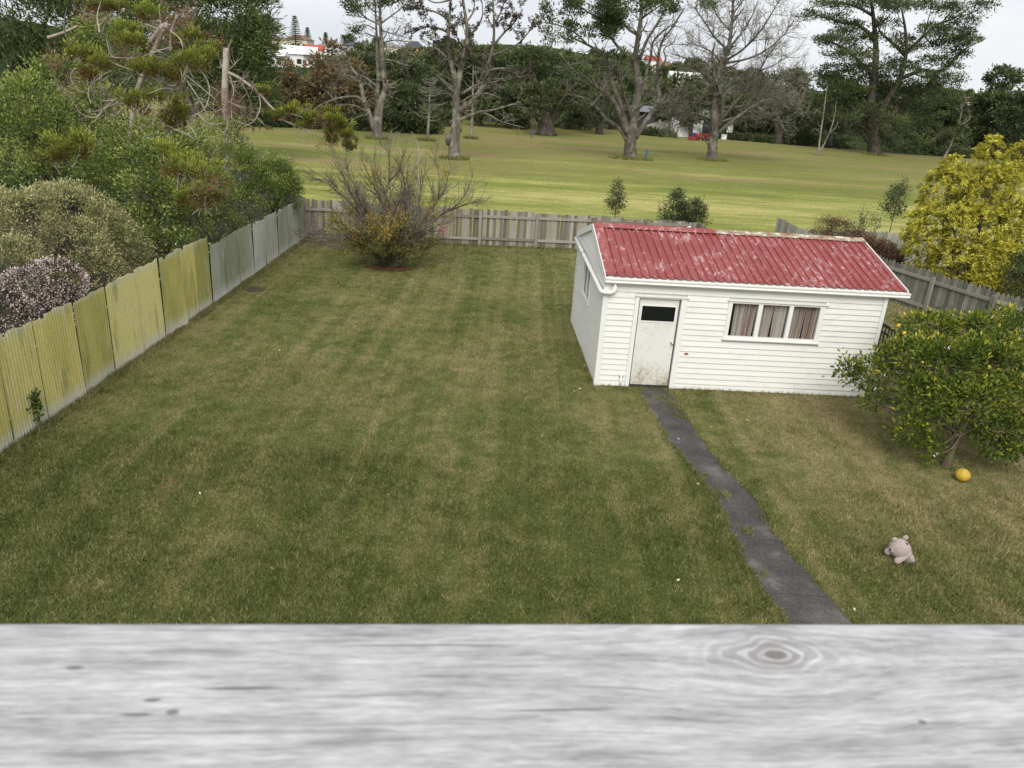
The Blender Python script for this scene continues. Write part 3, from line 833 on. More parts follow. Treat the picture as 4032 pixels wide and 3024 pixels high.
# ================================================================== deck railing right under the camera
def mat_deck():
    m = Mat('silvered_deck_timber')
    v = m.coord('Object'); x, y, z = m.sep(v)
    KX, KY = 0.125, -0.0247
    def blob(cx, cy, sx, sy):
        dx = m.math('MULTIPLY', m.math('SUBTRACT', x, cx), 1/sx); dy = m.math('MULTIPLY', m.math('SUBTRACT', y, cy), 1/sy)
        return m.math('SQRT', m.math('ADD', m.math('MULTIPLY', dx, dx), m.math('MULTIPLY', dy, dy)))
    wob = m.noise(v, 38, 2, .5)
    d1 = m.math('ADD', blob(KX, KY, .046, .021), m.math('MULTIPLY', m.math('SUBTRACT', wob, .5), .55)); d2 = m.math('ADD', blob(.235, .004, .05, .012), m.math('MULTIPLY', m.math('SUBTRACT', wob, .5), .5))
    # grain flows round the knots: bend the grain coordinate where a knot is near
    def bulge(d, k): return m.math('MULTIPLY', m.math('POWER', 2.718, m.math('MULTIPLY', m.math('MULTIPLY', d, d), -.35)), k)
    dyk = m.math('SUBTRACT', y, KY)
    yb = m.math('SUBTRACT', y, m.math('MULTIPLY', dyk, bulge(d1, .72)))
    cv = m.n.new('ShaderNodeCombineXYZ'); m.l.new(m.math('MULTIPLY', x, 2.4), cv.inputs[0]); m.l.new(m.math('MULTIPLY', yb, 60), cv.inputs[1]); m.l.new(m.math('MULTIPLY', z, 60), cv.inputs[2])
    n1 = m.noise(cv.outputs[0], 3.4, 7, .72, .4); n2 = m.noise(cv.outputs[0], 9.0, 6, .75)
    cv2 = m.n.new('ShaderNodeCombineXYZ'); m.l.new(m.math('MULTIPLY', x, 9), cv2.inputs[0]); m.l.new(m.math('MULTIPLY', y, 30), cv2.inputs[1])
    n3 = m.noise(cv2.outputs[0], 2.0, 4, .6)
    f = m.math('ADD', m.math('MULTIPLY', n1, .42), m.math('ADD', m.math('MULTIPLY', n2, .2), m.math('MULTIPLY', n3, .38)))
    c = m.ramp(f, [(0.35, (0.19, 0.186, 0.194)), (0.43, (0.32, 0.316, 0.326)), (0.50, (0.43, 0.428, 0.438)), (0.60, (0.55, 0.55, 0.56))])
    cv3 = m.n.new('ShaderNodeCombineXYZ'); m.l.new(m.math('MULTIPLY', x, 75), cv3.inputs[0]); m.l.new(m.math('MULTIPLY', yb, 520), cv3.inputs[1])
    n4 = m.noise(cv3.outputs[0], 1.0, 4, .7)
    c = m.mix(1.0, c, m.ramp(n4, [(0.30, 0.72), (0.70, 1.15)]), 'MULTIPLY')
    cv5 = m.n.new('ShaderNodeCombineXYZ'); m.l.new(m.math('MULTIPLY', x, 4.5), cv5.inputs[0]); m.l.new(m.math('MULTIPLY', yb, 300), cv5.inputs[1])
    n5 = m.noise(cv5.outputs[0], 1.0, 3, .6); c = m.mix(m.ramp(n5, [(0.30, .62), (0.40, 0.0)]), c, (0.20, 0.19, 0.195))
    # rings of the knot
    for d, amt in ((d1, .8), (d2, .4)):
        rg = m.n.new('ShaderNodeMath'); rg.operation = 'SINE'; m.l.new(m.math('ADD', m.math('MULTIPLY', d, 34), m.math('MULTIPLY', n3, 5)), rg.inputs[0])
        fall = m.ramp(d, [(0.10, 1.0), (0.95, 0.0)])
        rr = m.math('MULTIPLY', m.ramp(rg.outputs[0], [(0.15, 1.0), (0.6, 0.0)]), m.math('MULTIPLY', fall, amt))
        c = m.mix(rr, c, (0.20, 0.185, 0.18))
        c = m.mix(m.math('MULTIPLY', m.ramp(d, [(0.02, 1.0), (.22, 0.0)]), amt * .9), c, (0.13, 0.115, 0.11))
    for cx, cy, sx, sy in ((-.1438, -.0566, .0035, .0022), (-.154, -.050, .0045, .0014), (-.1574, -.0578, .008, .0012), (.1746, -.0664, .0025, .0017), (-.193, -.031, .005, .0018), (-.04, -.0173, .055, .0007), (-.12, -.0438, .02, .0012), (.016, -.0576, .03, .0009)):
        c = m.mix(m.ramp(blob(cx, cy, sx, sy), [(0.5, .75), (1.3, 0.0)]), c, (0.10, 0.095, 0.10))
    # short dark checks
    c = m.mix(m.ramp(n1, [(0.29, .5), (0.36, 0.0)]), c, (0.24, 0.23, 0.235))
    m.base(c, .85); m.bump(n1, .3, .002); return m.m
E0, E1 = np.array([-.2303, .2857]), np.array([.2779, .3372])
dv = (E1 - E0) / np.linalg.norm(E1 - E0); rz = math.atan2(dv[1], dv[0])
rail0 = E0 + dv * ((np.array([0.0079, .3099]) - E0) @ dv)
rl = empty('deck_railing', (rail0[0], rail0[1], 0), rz, 'weathered grey timber deck railing filling the foreground', 'railing')
RT = CAMH - .25
DECK = mat_deck()
def rounded_board(x0, x1, y0, y1, z0, z1, r=.004):
    poly = []
    for cx, cz, a0 in ((y1 - r, z1 - r, 0), (y0 + r, z1 - r, 90), (y0 + r, z0 + r, 180), (y1 - r, z0 + r, 270)):
        for k in range(5): 
            a = math.radians(a0 + k * 22.5); poly.append((cx + r * math.cos(a), cz + r * math.sin(a)))
    return prism_x(poly, x0, x1)
tb = rounded_board(-1.7, 1.7, -.14, 0, -.04, 0).build('top_board', DECK, rl, loc=(0, 0, RT))
b = MB(); b.box((-1.7, -.09, RT-.13), (1.7, -.05, RT-.0405)); b.build('rail', RAIL, rl)
for x in (-1.5, 0.0, 1.5):
    b = MB(); b.box((x-.045, -.115, -.2), (x+.045, -.0905, RT-.0405)); b.box((x-.045, -.14, -.2), (x+.045, -.1155, RT-.0405)); b.build('post', RAIL, rl)
# ================================================================== plants: library
def nrm(v): return v / (np.linalg.norm(v) + 1e-9)
def grow(rng, p, d, length, nseg, wig=0.15, up=0.0):
    pts = [np.array(p, float)]; d = nrm(np.array(d, float)); s = length / nseg
    for k in range(nseg):
        d = nrm(d + wig * rng.standard_normal(3) + np.array([0, 0, up]))
        pts.append(pts[-1] + d * s)
    return np.array(pts)
def resample(pts, k):
    pts = np.asarray(pts, float)
    t = np.linspace(0, len(pts) - 1, k)
    i = np.minimum(t.astype(int), len(pts) - 2); f = (t - i)[:, None]
    # catmull-rom
    P = np.vstack([2*pts[0]-pts[1], pts, 2*pts[-1]-pts[-2]])
    p0, p1, p2, p3 = P[i], P[i+1], P[i+2], P[i+3]
    return 0.5 * ((2*p1) + (-p0+p2)*f + (2*p0-5*p1+4*p2-p3)*f**2 + (-p0+3*p1-3*p2+p3)*f**3)
def spawn(rng, limbs, per_m, lmin, lmax, ang=(35, 80), up=0.05, wig=0.16, t0=0.25, nseg=5, rfrac=0.5, rmin=0.006, taper_len=True, flat=0.0, rtip=.25):
    """side branches on every limb; limbs = [(pts, radii)]"""
    out = []
    for pts, rad in limbs:
        seg = np.linalg.norm(np.diff(pts, axis=0), axis=1); L = seg.sum()
        n = rng.poisson(max(0.0, per_m * L * (1 - t0)))
        for _ in range(n):
            t = rng.uniform(t0, 1.0); x = t * (len(pts) - 1); i = min(int(x), len(pts) - 2); f = x - i
            p = pts[i] * (1-f) + pts[i+1] * f; r = rad[i] * (1-f) + rad[i+1] * f
            tg = nrm(pts[i+1] - pts[i])
            a = nrm(np.cross(tg, rng.standard_normal(3)))
            if flat: a = nrm(a * np.array([1, 1, 1 - flat]))
            th = math.radians(rng.uniform(*ang))
            d = tg * math.cos(th) + a * math.sin(th)
            ln = rng.uniform(lmin, lmax) * ((1.15 - 0.6 * t) if taper_len else 1)
            q = grow(rng, p, d, ln, nseg, wig, up)
            r0 = max(rmin, r * rfrac); out.append((q, np.linspace(r0, max(rmin * .6, r0 * rtip), len(q))))
    return out
def tubes(mb, limbs, big=8, rng=None):
    for pts, rad in limbs:
        r = rad.max()
        mb.tube(pts, rad, big if r > .12 else (6 if r > .05 else (4 if r > .02 else 3)), cap=(r > .05))
def limb(pts, r0, r1, k=None, power=1.0):
    k = k or max(6, 3 * len(pts)); q = resample(pts, k)
    return (q, r0 + (r1 - r0) * np.linspace(0, 1, k) ** power)
def tips(limbs, lo=0.55, n=3, rng=None):
    P, D = [], []
    for pts, rad in limbs:
        for t in (rng.uniform(lo, 1.0, n) if n > 1 else [1.0]):
            x = t * (len(pts) - 1); i = min(int(x), len(pts) - 2); f = x - i
            P.append(pts[i]*(1-f) + pts[i+1]*f); D.append(pts[i+1] - pts[i])
    return np.array(P), np.array(D)
def tuft(mb, rng, C, D, per, rad, L, W, spread=1.0, flat=1.0, upb=0.0, tri=False, tone=None, curl=0.0, tonevar=.25):
    """a clump of leaves round every centre C; D = growth direction"""
    n = len(C)
    if n == 0: return
    tn = rng.random(n) if tone is None else np.broadcast_to(tone, (n,))
    C = np.repeat(C, per, 0); D = np.repeat(D, per, 0); tn = np.repeat(tn, per)
    off = rng.standard_normal((n*per, 3)) * rad * np.array([1, 1, flat]) * .55
    P = C + off
    A = D / (np.linalg.norm(D, axis=1)[:, None] + 1e-9) + off / (rad + 1e-9) * .8 + spread * rng.standard_normal((n*per, 3)) * .6 + np.array([0, 0, upb])
    # tone rises with height in the clump: light tops, dark gaps painted in
    a = np.clip(tn * .55 + .30 * rng.random(n*per) + .20 * off[:, 2] / (rad * flat + 1e-9) + .08, 0, 1)
    mb.leaves(P, A, L * rng.uniform(.7, 1.25, n*per), W * rng.uniform(.75, 1.25, n*per), rng, a, curl, tri)
def shell(rng, blobs, n, inner=.72, upw=0.25, zmin=None):
    """points near the outside of a union of ellipsoids, with outward directions"""
    B = np.array(blobs, float)
    wgt = (B[:, 3]*B[:, 4] + B[:, 4]*B[:, 5] + B[:, 3]*B[:, 5]); wgt /= wgt.sum()
    k = rng.choice(len(B), n, p=wgt)
    d = rng.standard_normal((n, 3)); d[:, 2] += upw; d /= np.linalg.norm(d, axis=1)[:, None]
    r = rng.uniform(inner, 1.04, n) ** .8
    P = B[k, :3] + d * B[k, 3:6] * r[:, None]
    ok = np.ones(n, bool)
    for j in range(len(B)):      # drop what lies deep inside another lobe
        q = (P - B[j, :3]) / B[j, 3:6]
        ok &= ~((np.linalg.norm(q, axis=1) < inner * .85) & (k != j))
    if zmin is not None: ok &= P[:, 2] > zmin
    return P[ok], d[ok]
def local(root): return np.array(root.location)
def plant(name, base, label, cat='tree', group=None):
    return empty(name, tuple(float(x) for x in base), 0, label, cat, group)
class Tree:
    """world coordinates in, meshes relative to the tree's base out"""
    def __init__(s, name, base, label, cat='tree', group=None):
        s.b = np.array(base, float); s.e = plant(name, base, label, cat, group)
        s.w, s.l = MB(), MB()
        s.extra = {}
    def part(s, k):
        return s.extra.setdefault(k, MB())
    def finish(s, bark, leaf=None, wood='trunk', crown='crown', extra={}, smooth_=True):
        for mb, nm, mt, sm in ((s.w, wood, bark, smooth_), (s.l, crown, leaf, False)):
            if mb.n:
                for v in mb.v: v -= s.b
                mb.build(nm, mt, s.e, sm)
        for k, mb in s.extra.items():
            if mb.n:
                for v in mb.v: v -= s.b
                mb.build(k, extra[k], s.e)['kind'] = 'stuff'
        return s.e

BARKG = barkmat('grey_pine_bark', (0.045, 0.039, 0.033), (0.135, 0.120, 0.102), (0.22, 0.215, 0.17), 5.0)
BARKL = barkmat('lichen_pale_twig', (0.095, 0.086, 0.070), (0.20, 0.185, 0.152), (0.30, 0.29, 0.225), 4.0, .6, .5)
BARKM = barkmat('lichen_streaked_bark', (0.06, 0.053, 0.044), (0.165, 0.15, 0.125), (0.27, 0.262, 0.205), 4.5, .3, .52)
BARKD = barkmat('dark_bark', (0.030, 0.025, 0.020), (0.085, 0.072, 0.058), (0.12, 0.115, 0.085), 5.0)
BARKP = barkmat('bleached_dead_wood', (0.23, 0.195, 0.16), (0.40, 0.35, 0.29), (0.50, 0.455, 0.385), 6.0)
BARKB = barkmat('brown_bark', (0.07, 0.052, 0.038), (0.15, 0.12, 0.09), (0.21, 0.20, 0.155), 9.0)
L_MAC = leafmat('macrocarpa_foliage', [(0.0, (0.0235, 0.0353, 0.0175)), (0.45, (0.0628, 0.0862, 0.0353)), (0.8, (0.1216, 0.1529, 0.055)), (1.0, (0.196, 0.2117, 0.0882))], .8, .12)
L_PINE = leafmat('pine_needles', [(0.0, (0.037, 0.0592, 0.0219)), (0.5, (0.0902, 0.1263, 0.0438)), (1.0, (0.2153, 0.2565, 0.0875))], .75, .18)
L_BROWN = leafmat('casuarina_foliage', [(0.0, (0.07, 0.0567, 0.03)), (0.4, (0.1467, 0.1101, 0.0567)), (0.75, (0.2084, 0.1567, 0.0767)), (1.0, (0.1667, 0.175, 0.07))], .85, .15)
L_DKGR = leafmat('dark_tree_foliage', [(0.0, (0.026, 0.0371, 0.0186)), (0.5, (0.0669, 0.0891, 0.0371)), (1.0, (0.1485, 0.1745, 0.0669))], .75, .15)
L_BROAD = leafmat('glossy_broad_leaves', [(0.0, (0.0392, 0.0607, 0.0184)), (0.35, (0.1148, 0.165, 0.0414)), (0.65, (0.238, 0.297, 0.0713)), (0.85, (0.392, 0.4356, 0.1207)), (1.0, (0.588, 0.6204, 0.2185))], .45, .25)
L_GREY = leafmat('grey_green_leaves', [(0.0, (0.1076, 0.117, 0.0543)), (0.45, (0.2732, 0.2797, 0.1319)), (0.8, (0.4801, 0.4635, 0.2251)), (1.0, (0.6954, 0.6667, 0.3725))], .7, .2)
L_TUFT = leafmat('yellow_green_tufts', [(0.0, (0.1502, 0.0716, 0.0277)), (0.28, (0.1733, 0.0982, 0.0323)), (0.45, (0.127, 0.1444, 0.0277)), (0.75, (0.2195, 0.2599, 0.0416)), (1.0, (0.3581, 0.3811, 0.0635))], .7, .25)
L_DEAD = leafmat('dead_brown_needles', [(0.0, (0.13, 0.065, 0.04)), (0.5, (0.24, 0.135, 0.095)), (1.0, (0.33, 0.22, 0.165))], .9, .15)
L_YELL = leafmat('golden_variegated_leaves', [(0.0, (0.063, 0.0765, 0.014)), (0.3, (0.18, 0.1836, 0.026)), (0.55, (0.396, 0.3672, 0.045)), (0.82, (0.63, 0.5814, 0.08)), (1.0, (0.72, 0.714, 0.2))], .5, .3)
L_LEM = leafmat('lemon_leaves', [(0.0, (0.0275, 0.0509, 0.0096)), (0.4, (0.0792, 0.1228, 0.0192)), (0.72, (0.1808, 0.2246, 0.0312)), (0.9, (0.4134, 0.3969, 0.048)), (1.0, (0.748, 0.644, 0.084))], .4, .3)
L_PLUM = leafmat('autumn_plum_leaves', [(0.0, (0.06, 0.0768, 0.0192)), (0.45, (0.15, 0.168, 0.036)), (0.72, (0.348, 0.3, 0.054)), (0.9, (0.564, 0.396, 0.072)), (1.0, (0.504, 0.24, 0.048))], .6, .25)
L_HILL = leafmat('hill_tree_foliage', [(0.0, (0.0343, 0.0499, 0.0218)), (0.5, (0.078, 0.0998, 0.0374)), (1.0, (0.1638, 0.1841, 0.0655))], .8, .1)
# ================================================================== the tall bare pines on the golf course
def z2(x, y): return 1000 + x * .4973, y * .4973
def z3(x, y): return 2000 + x * .4973, y * .4973
def z4(x, y): return 2932 + x * .4973, y * .4973
def z1(x, y): return x * .4973, y * .4973
def pl(zf, Y, pts):
    """pixel polyline -> 3-D polyline; each point (x, y[, depth offset])"""
    return np.array([at(*zf(p[0], p[1]), Y + (p[2] if len(p) > 2 else 0)) for p in pts])
def depth_fan(rng, pts, k):
    """let a limb swing towards or away from the viewer as it goes out"""
    n = len(pts); return [(p[0], p[1], (p[2] if len(p) > 2 else 0) + k * (i / max(1, n-1)) ** 1.2) for i, p in enumerate(pts)]
def bare_tree(name, zf, base_px, label, limbs, seed, twigs=(1.5, 3.0, 9.0), bark=BARKG, group=None, twlen=(.5, 1.6), up=.06, foliage=None, leaf=None, cones=None, twigmat=BARKL, dz=4.0, burls=()):
    rng = np.random.default_rng(seed)
    base = gnd(*zf(*base_px)); Y = base[1]
    T = Tree(name, (base[0], base[1], 0), label, 'tree', group)
    main = []
    for i, (pts, r0, r1) in enumerate(limbs):
        sw = 0 if i == 0 else rng.uniform(-dz, dz)
        q = pl(zf, Y, depth_fan(rng, pts, sw))
        if i == 0: q[0][2] = -.2
        main.append(limb(q, r0, r1, None, .75))
    # root flare
    q, r = main[0]
    r = r.copy(); r[0] *= 1.35; main[0] = (q, r)
    tubes(T.w, main, 12)
    secs = spawn(rng, main[1:] + main[:1], twigs[0], 1.4 * twlen[1] * .6, 2.0 * twlen[1], (30, 75), up, .14, .3, 6, .42, .022)
    tubes(T.w, secs)
    t2 = spawn(rng, secs, twigs[1], twlen[0], twlen[1], (25, 75), up, .2, .15, 4, .5, .012)
    t2 += spawn(rng, main, twigs[1] * .5, twlen[0], twlen[1] * 1.2, (40, 90), up, .2, .3, 4, .2, .014)
    tw = T.part('twigs')
    tubes(tw, t2)
    t3 = spawn(rng, t2, twigs[2] * .35, .2, .55, (25, 70), up, .2, .1, 2, .6, .009)
    tubes(tw, t3)
    for cx, cy, rr in burls:
        c = at(*zf(cx, cy), Y - .1); T.part('burl').ball(c, (rr, rr * .8, rr), 10, 8, lump=.12, rng=rng)
    if foliage:
        for blobs, n, per in foliage:
            P, D = tips([k for k in secs + t2], .5, 2, rng)
            keep = np.zeros(len(P), bool)
            for cx, cy, rx, ry in blobs:
                c = at(*zf(cx, cy), Y); ex = np.linalg.norm(at(*zf(cx + rx, cy), Y) - c); ez = np.linalg.norm(at(*zf(cx, cy + ry), Y) - c)
                keep |= (((P[:, 0] - c[0]) / ex) ** 2 + ((P[:, 2] - c[2]) / ez) ** 2 < 1)
            P, D = P[keep], D[keep]
            if len(P) > n:
                s = rng.choice(len(P), n, False); P, D = P[s], D[s]
            tuft(T.l, rng, P, D, per, .42, .26, .10, 1, .6, .4)
    if cones:
        P, D = tips(t2 + secs, .1, 7, rng)
        c0 = at(*zf(0, cones[0]), Y)[2]
        P = P[P[:, 2] > c0 + rng.normal(0, .5, len(P))]
        if len(P) > cones[1]: P = P[rng.choice(len(P), cones[1], False)]
        cn = T.part('cones')
        tuft(cn, rng, P, rng.standard_normal(P.shape), 6, .08, .13, .09, 1)
    return T.finish(bark, leaf, extra={'twigs': twigmat, 'cones': CONE, 'burl': BARKG})
CONE = leafmat('old_pine_cones', [(0.0, (0.028, 0.020, 0.017)), (0.6, (0.060, 0.045, 0.038)), (1.0, (0.11, 0.085, 0.07))], .9, .05)

GT = 'old pines standing on the golf course'
bare_tree('pine_tree', z2, (985, 1103), 'pale bare twin stemmed pine with arching low limb, leftmost on the course', [
    ([(985,1100),(975,1000),(985,900),(1000,820),(1025,760),(1045,690),(1025,570),(1012,420),(1008,300),(1000,190),(998,60),(1000,-90)], .50, .07),
    ([(975,1060),(930,950),(895,860),(865,760),(845,660),(835,600)], .30, .13),
    ([(985,830),(975,740),(985,620),(978,450),(972,300),(965,150),(955,-40)], .24, .06),
    ([(880,815),(850,785),(800,765),(700,772),(600,800),(520,835),(455,885)], .14, .04),
    ([(892,885),(800,838),(720,828),(650,825)], .10, .03),
    ([(905,905),(820,925),(735,952)], .09, .03),
    ([(845,655),(780,610),(700,600),(640,665),(575,725)], .10, .03),
    ([(840,625),(760,520),(700,455),(610,385)], .12, .03),
    ([(835,610),(820,520),(880,430),(890,340)], .10, .03),
    ([(985,700),(920,640),(840,590),(760,560),(650,575)], .10, .03),
    ([(1050,685),(1085,665),(1132,650)], .09, .06),
    ([(1015,470),(1100,480),(1180,510),(1240,525)], .10, .03),
    ([(1012,440),(1120,380),(1220,410),(1290,460)], .08, .03),
    ([(1005,345),(1110,318),(1230,330)], .08, .03),
    ([(1000,195),(900,150),(830,90),(735,15)], .09, .03),
    ([(972,235),(870,195),(765,240)], .07, .02),
    ([(1005,240),(1100,268),(1215,300)], .07, .02),
    ([(1000,190),(1080,130),(1150,80),(1210,20)], .08, .03),
    ([(965,100),(900,40),(880,-40)], .07, .03),
], 21, (2.2, 3.0, 7), bark=BARKM, group=GT, twlen=(.4, 1.1), foliage=[([(800,50,110,70),(1050,10,150,60),(780,240,60,40)], 160, 12)], leaf=L_MAC)

bare_tree('pine_tree', z2, (1590, 1246), 'bare pine with swollen burl trunk and dark cones in its crown', [
    ([(1588,1245),(1585,1120),(1598,1000),(1605,900),(1600,800),(1610,700),(1635,560),(1672,420),(1690,260),(1670,100),(1640,-90)], .47, .08),
    ([(1605,740),(1585,610),(1555,470),(1540,300),(1550,120),(1565,-80)], .22, .07),
    ([(1625,880),(1690,830),(1745,780),(1800,700),(1835,620),(1860,500),(1895,350),(1900,180),(1890,-60)], .24, .06),
    ([(1630,950),(1700,920),(1800,885),(1900,870),(2000,840),(2110,808)], .15, .04),
    ([(1790,880),(1870,915),(1950,960),(2060,990),(2140,1012)], .08, .02),
    ([(1600,715),(1530,660),(1450,600)], .11, .03),
    ([(1590,780),(1530,735),(1455,712)], .09, .03),
    ([(1570,540),(1520,450),(1440,380),(1380,330)], .10, .03),
    ([(1640,745),(1750,680),(1860,632),(2000,620),(2170,600)], .12, .03),
    ([(1635,820),(1720,760),(1840,740),(1960,780)], .09, .03),
    ([(1560,480),(1440,460)], .07, .02), ([(1600,650),(1430,555)], .07, .02),
    ([(1545,260),(1450,220),(1350,215),(1250,270)], .10, .03),
    ([(1550,160),(1450,100),(1340,70),(1200,45)], .10, .03),
    ([(1560,0),(1430,20),(1320,-40)], .08, .03),
    ([(1690,300),(1760,220),(1810,120),(1800,-20)], .10, .03),
    ([(1680,180),(1740,80),(1740,-60)], .08, .03),
    ([(1895,360),(1980,260),(2060,180),(2130,70)], .10, .03),
    ([(1880,440),(1990,400),(2100,340),(2170,260),(2240,170)], .10, .03),
    ([(1900,200),(1960,80),(2000,-50)], .08, .03),
    ([(1850,560),(1960,540),(2080,560),(2160,620)], .09, .03),
    ([(1690,380),(1620,320),(1580,200)], .08, .03),
], 22, (2.3, 3.0, 6), bark=BARKM, group=GT, twlen=(.4, 1.0), cones=(420, 1500), dz=3.2, burls=((1548,1115,.34),(1575,1040,.24),(1632,1025,.18),(1568,970,.18),(1620,890,.14)))

bare_tree('pine_tree', z3, (970, 1256), 'big pine with five thick stems fanning from a short trunk', [
    ([(970,1255),(968,1170),(975,1090),(990,980),(1012,850),(1035,700),(1020,560),(1010,450),(1030,300),(1055,120),(1060,-90)], .62, .12),
    ([(950,1120),(900,1030),(840,985),(780,940),(720,870),(650,795),(560,765),(470,742)], .25, .06),
    ([(955,1080),(925,950),(880,800),(840,690),(805,590),(775,470),(700,395),(600,340),(480,285)], .28, .06),
    ([(945,1060),(890,920),(830,790),(740,715),(600,612),(500,540),(410,420)], .26, .06),
    ([(985,960),(935,800),(895,660),(870,560),(860,480)], .18, .05),
    ([(1005,1090),(1060,1010),(1120,920),(1170,840),(1192,760),(1185,620),(1190,460),(1225,320),(1300,220),(1400,60)], .28, .06),
    ([(1060,760),(1090,600),(1130,460),(1150,330),(1250,230),(1350,170)], .16, .05),
    ([(1010,480),(900,400),(820,300),(790,200),(790,60)], .15, .05),
    ([(1040,280),(960,235),(880,150),(800,60),(700,20)], .14, .05),
    ([(1045,470),(1095,330),(1180,190),(1260,40),(1300,-60)], .15, .05),
    ([(1190,560),(1250,470),(1235,390),(1320,330)], .10, .03),
    ([(780,480),(690,520),(560,500),(430,540)], .09, .03),
    ([(620,345),(520,250),(400,200),(290,180)], .10, .03),
    ([(1055,150),(1150,80),(1250,20)], .10, .03),
    ([(800,200),(700,140),(580,60),(450,0)], .10, .03),
    ([(730,720),(620,650),(500,620)], .08, .02),
    ([(1180,820),(1260,800),(1320,740)], .07, .02),
], 23, (2.0, 3.0, 6), group=GT, twlen=(.5, 1.4), foliage=[([(330,190,110,150),(560,90,190,100),(480,300,160,50),(900,30,260,70),(1420,20,180,60),(860,430,120,40),(540,560,90,25),(420,100,150,120),(700,180,260,120),(1150,20,300,80)], 1900, 24)], leaf=L_MAC, dz=5)

bare_tree('pine_tree', z3, (1610, 1266), 'pine with dense fan of bare grey twigs and long level limbs', [
    ([(1612,1265),(1618,1180),(1632,1050),(1640,900),(1642,780),(1650,640),(1700,500),(1745,380),(1770,220),(1780,80),(1780,-100)], .52, .08),
    ([(1665,1010),(1695,900),(1690,760),(1650,650),(1622,560),(1620,440),(1640,330)], .20, .06),
    ([(1670,1050),(1760,970),(1870,890),(1980,820),(2080,790),(2212,850),(2330,870)], .20, .05),
    ([(1690,965),(1760,940),(1830,925),(2000,920),(2100,945),(2210,958),(2300,900)], .11, .03),
    ([(1690,950),(1760,860),(1830,780),(1900,680),(1990,560),(2060,440),(2150,330)], .16, .04),
    ([(1710,850),(1820,845),(1900,830),(2000,800),(2200,690),(2330,600)], .14, .04),
    ([(1690,770),(1780,735),(1860,710),(2000,660),(2200,560),(2330,540)], .14, .04),
    ([(1640,860),(1560,825),(1400,810),(1290,818),(1190,820)], .14, .05),
    ([(1645,720),(1590,620),(1540,580),(1440,480),(1330,430)], .13, .04),
    ([(1610,940),(1500,900),(1400,890),(1330,915),(1260,950)], .10, .03),
    ([(1595,1010),(1500,965),(1440,930),(1380,960)], .06, .02),
    ([(1588,1150),(1560,1110),(1530,1060),(1480,1000)], .07, .02),
    ([(1645,650),(1740,635),(1840,628),(1862,650)], .08, .04),
    ([(1700,520),(1620,420),(1530,370),(1400,330)], .11, .03),
    ([(1745,400),(1640,300),(1560,180),(1480,60)], .11, .03),
    ([(1765,250),(1660,130),(1600,-40)], .10, .03),
    ([(1750,380),(1850,260),(1930,130),(1990,-20)], .12, .03),
    ([(1720,480),(1850,400),(1980,270),(2080,120),(2150,0)], .12, .03),
    ([(1720,500),(1880,470),(2040,400),(2180,280),(2260,160)], .11, .03),
    ([(1775,120),(1850,20),(1900,-60)], .08, .03),
    ([(1990,560),(2100,520),(2220,440)], .07, .02),
    ([(2000,660),(2120,700),(2280,720)], .07, .02),
], 24, (4.0, 5.2, 8), group=GT, twlen=(.6, 1.6), foliage=[([(1550,30,120,60)], 60, 10)], leaf=L_MAC, dz=5.5)

# slender dead conifer and bare poles
def dead_conifer(name, zf, base, top, label, seed, nb=34, blen=1.9, r=.14, bark=BARKL, group=None):
    rng = np.random.default_rng(seed)
    b = gnd(*zf(*base)); t = at(*zf(*top), b[1])
    T = Tree(name, (b[0], b[1], 0), label, 'tree', group)
    st = limb([b - np.array([0,0,.2]), b*.5+t*.5+np.array([.05,0,0]), t], r, .02, 12)
    tubes(T.w, [st]); H = t[2]
    L = []
    for k in range(nb):
        f = rng.uniform(.28, .98); p = b + (t - b) * f; a = rng.uniform(0, 2*math.pi)
        ln = blen * (1.15 - f) * rng.uniform(.6, 1.2) + .25
        q = grow(rng, p, (math.cos(a), math.sin(a), -.25), ln, 6, .06, .16)
        L.append((q, np.linspace(.035, .012, len(q))))
    tubes(T.w, L); tubes(T.w, spawn(rng, L, 2.0, .2, .6, (30, 60), .15, .1, .2, 3, .6, .01))
    return T.finish(bark)
dead_conifer('dead_conifer', z2, (1372, 1112), (1395, 610), 'slender dead conifer with drooping then upturned bare branches', 31, 48, 2.3, .15)
dead_conifer('dead_conifer', z2, (1720, 1092), (1735, 520), 'slim grey bare trunk standing behind the coned pine', 32, 18, 1.6, .19)
bare_tree('sapling', z4, (588, 1237), 'small bare forked tree left of the spreading macrocarpa', [
    ([(588,1237),(590,1150),(605,1030),(625,900),(640,780),(655,680)], .13, .03),
    ([(592,1210),(640,1120),(690,1000),(715,900),(725,800)], .10, .03),
    ([(600,1060),(560,1020),(520,1050)], .05, .02), ([(670,1050),(720,1010),(740,960)], .04, .02)], 33, (.8, 1.2, 3), bark=BARKL, twlen=(.3, .8), dz=1)
bare_tree('sapling', z4, (1568, 1256), 'pale leaning trunk with thin dark foliage right of the macrocarpa', [
    ([(1568,1256),(1610,1190),(1650,1100),(1690,1000),(1715,900),(1720,830)], .16, .04),
    ([(1660,1080),(1600,1050),(1530,1060)], .06, .02), ([(1690,1000),(1760,960),(1800,920)], .05, .02), ([(1650,1100),(1740,1050)], .05, .02)],
    34, (1.6, 2.4, 3), bark=BARKL, twlen=(.4, 1.1), foliage=[([(1640,1050,140,70),(1720,1080,80,60)], 160, 16)], leaf=L_MAC, dz=2)

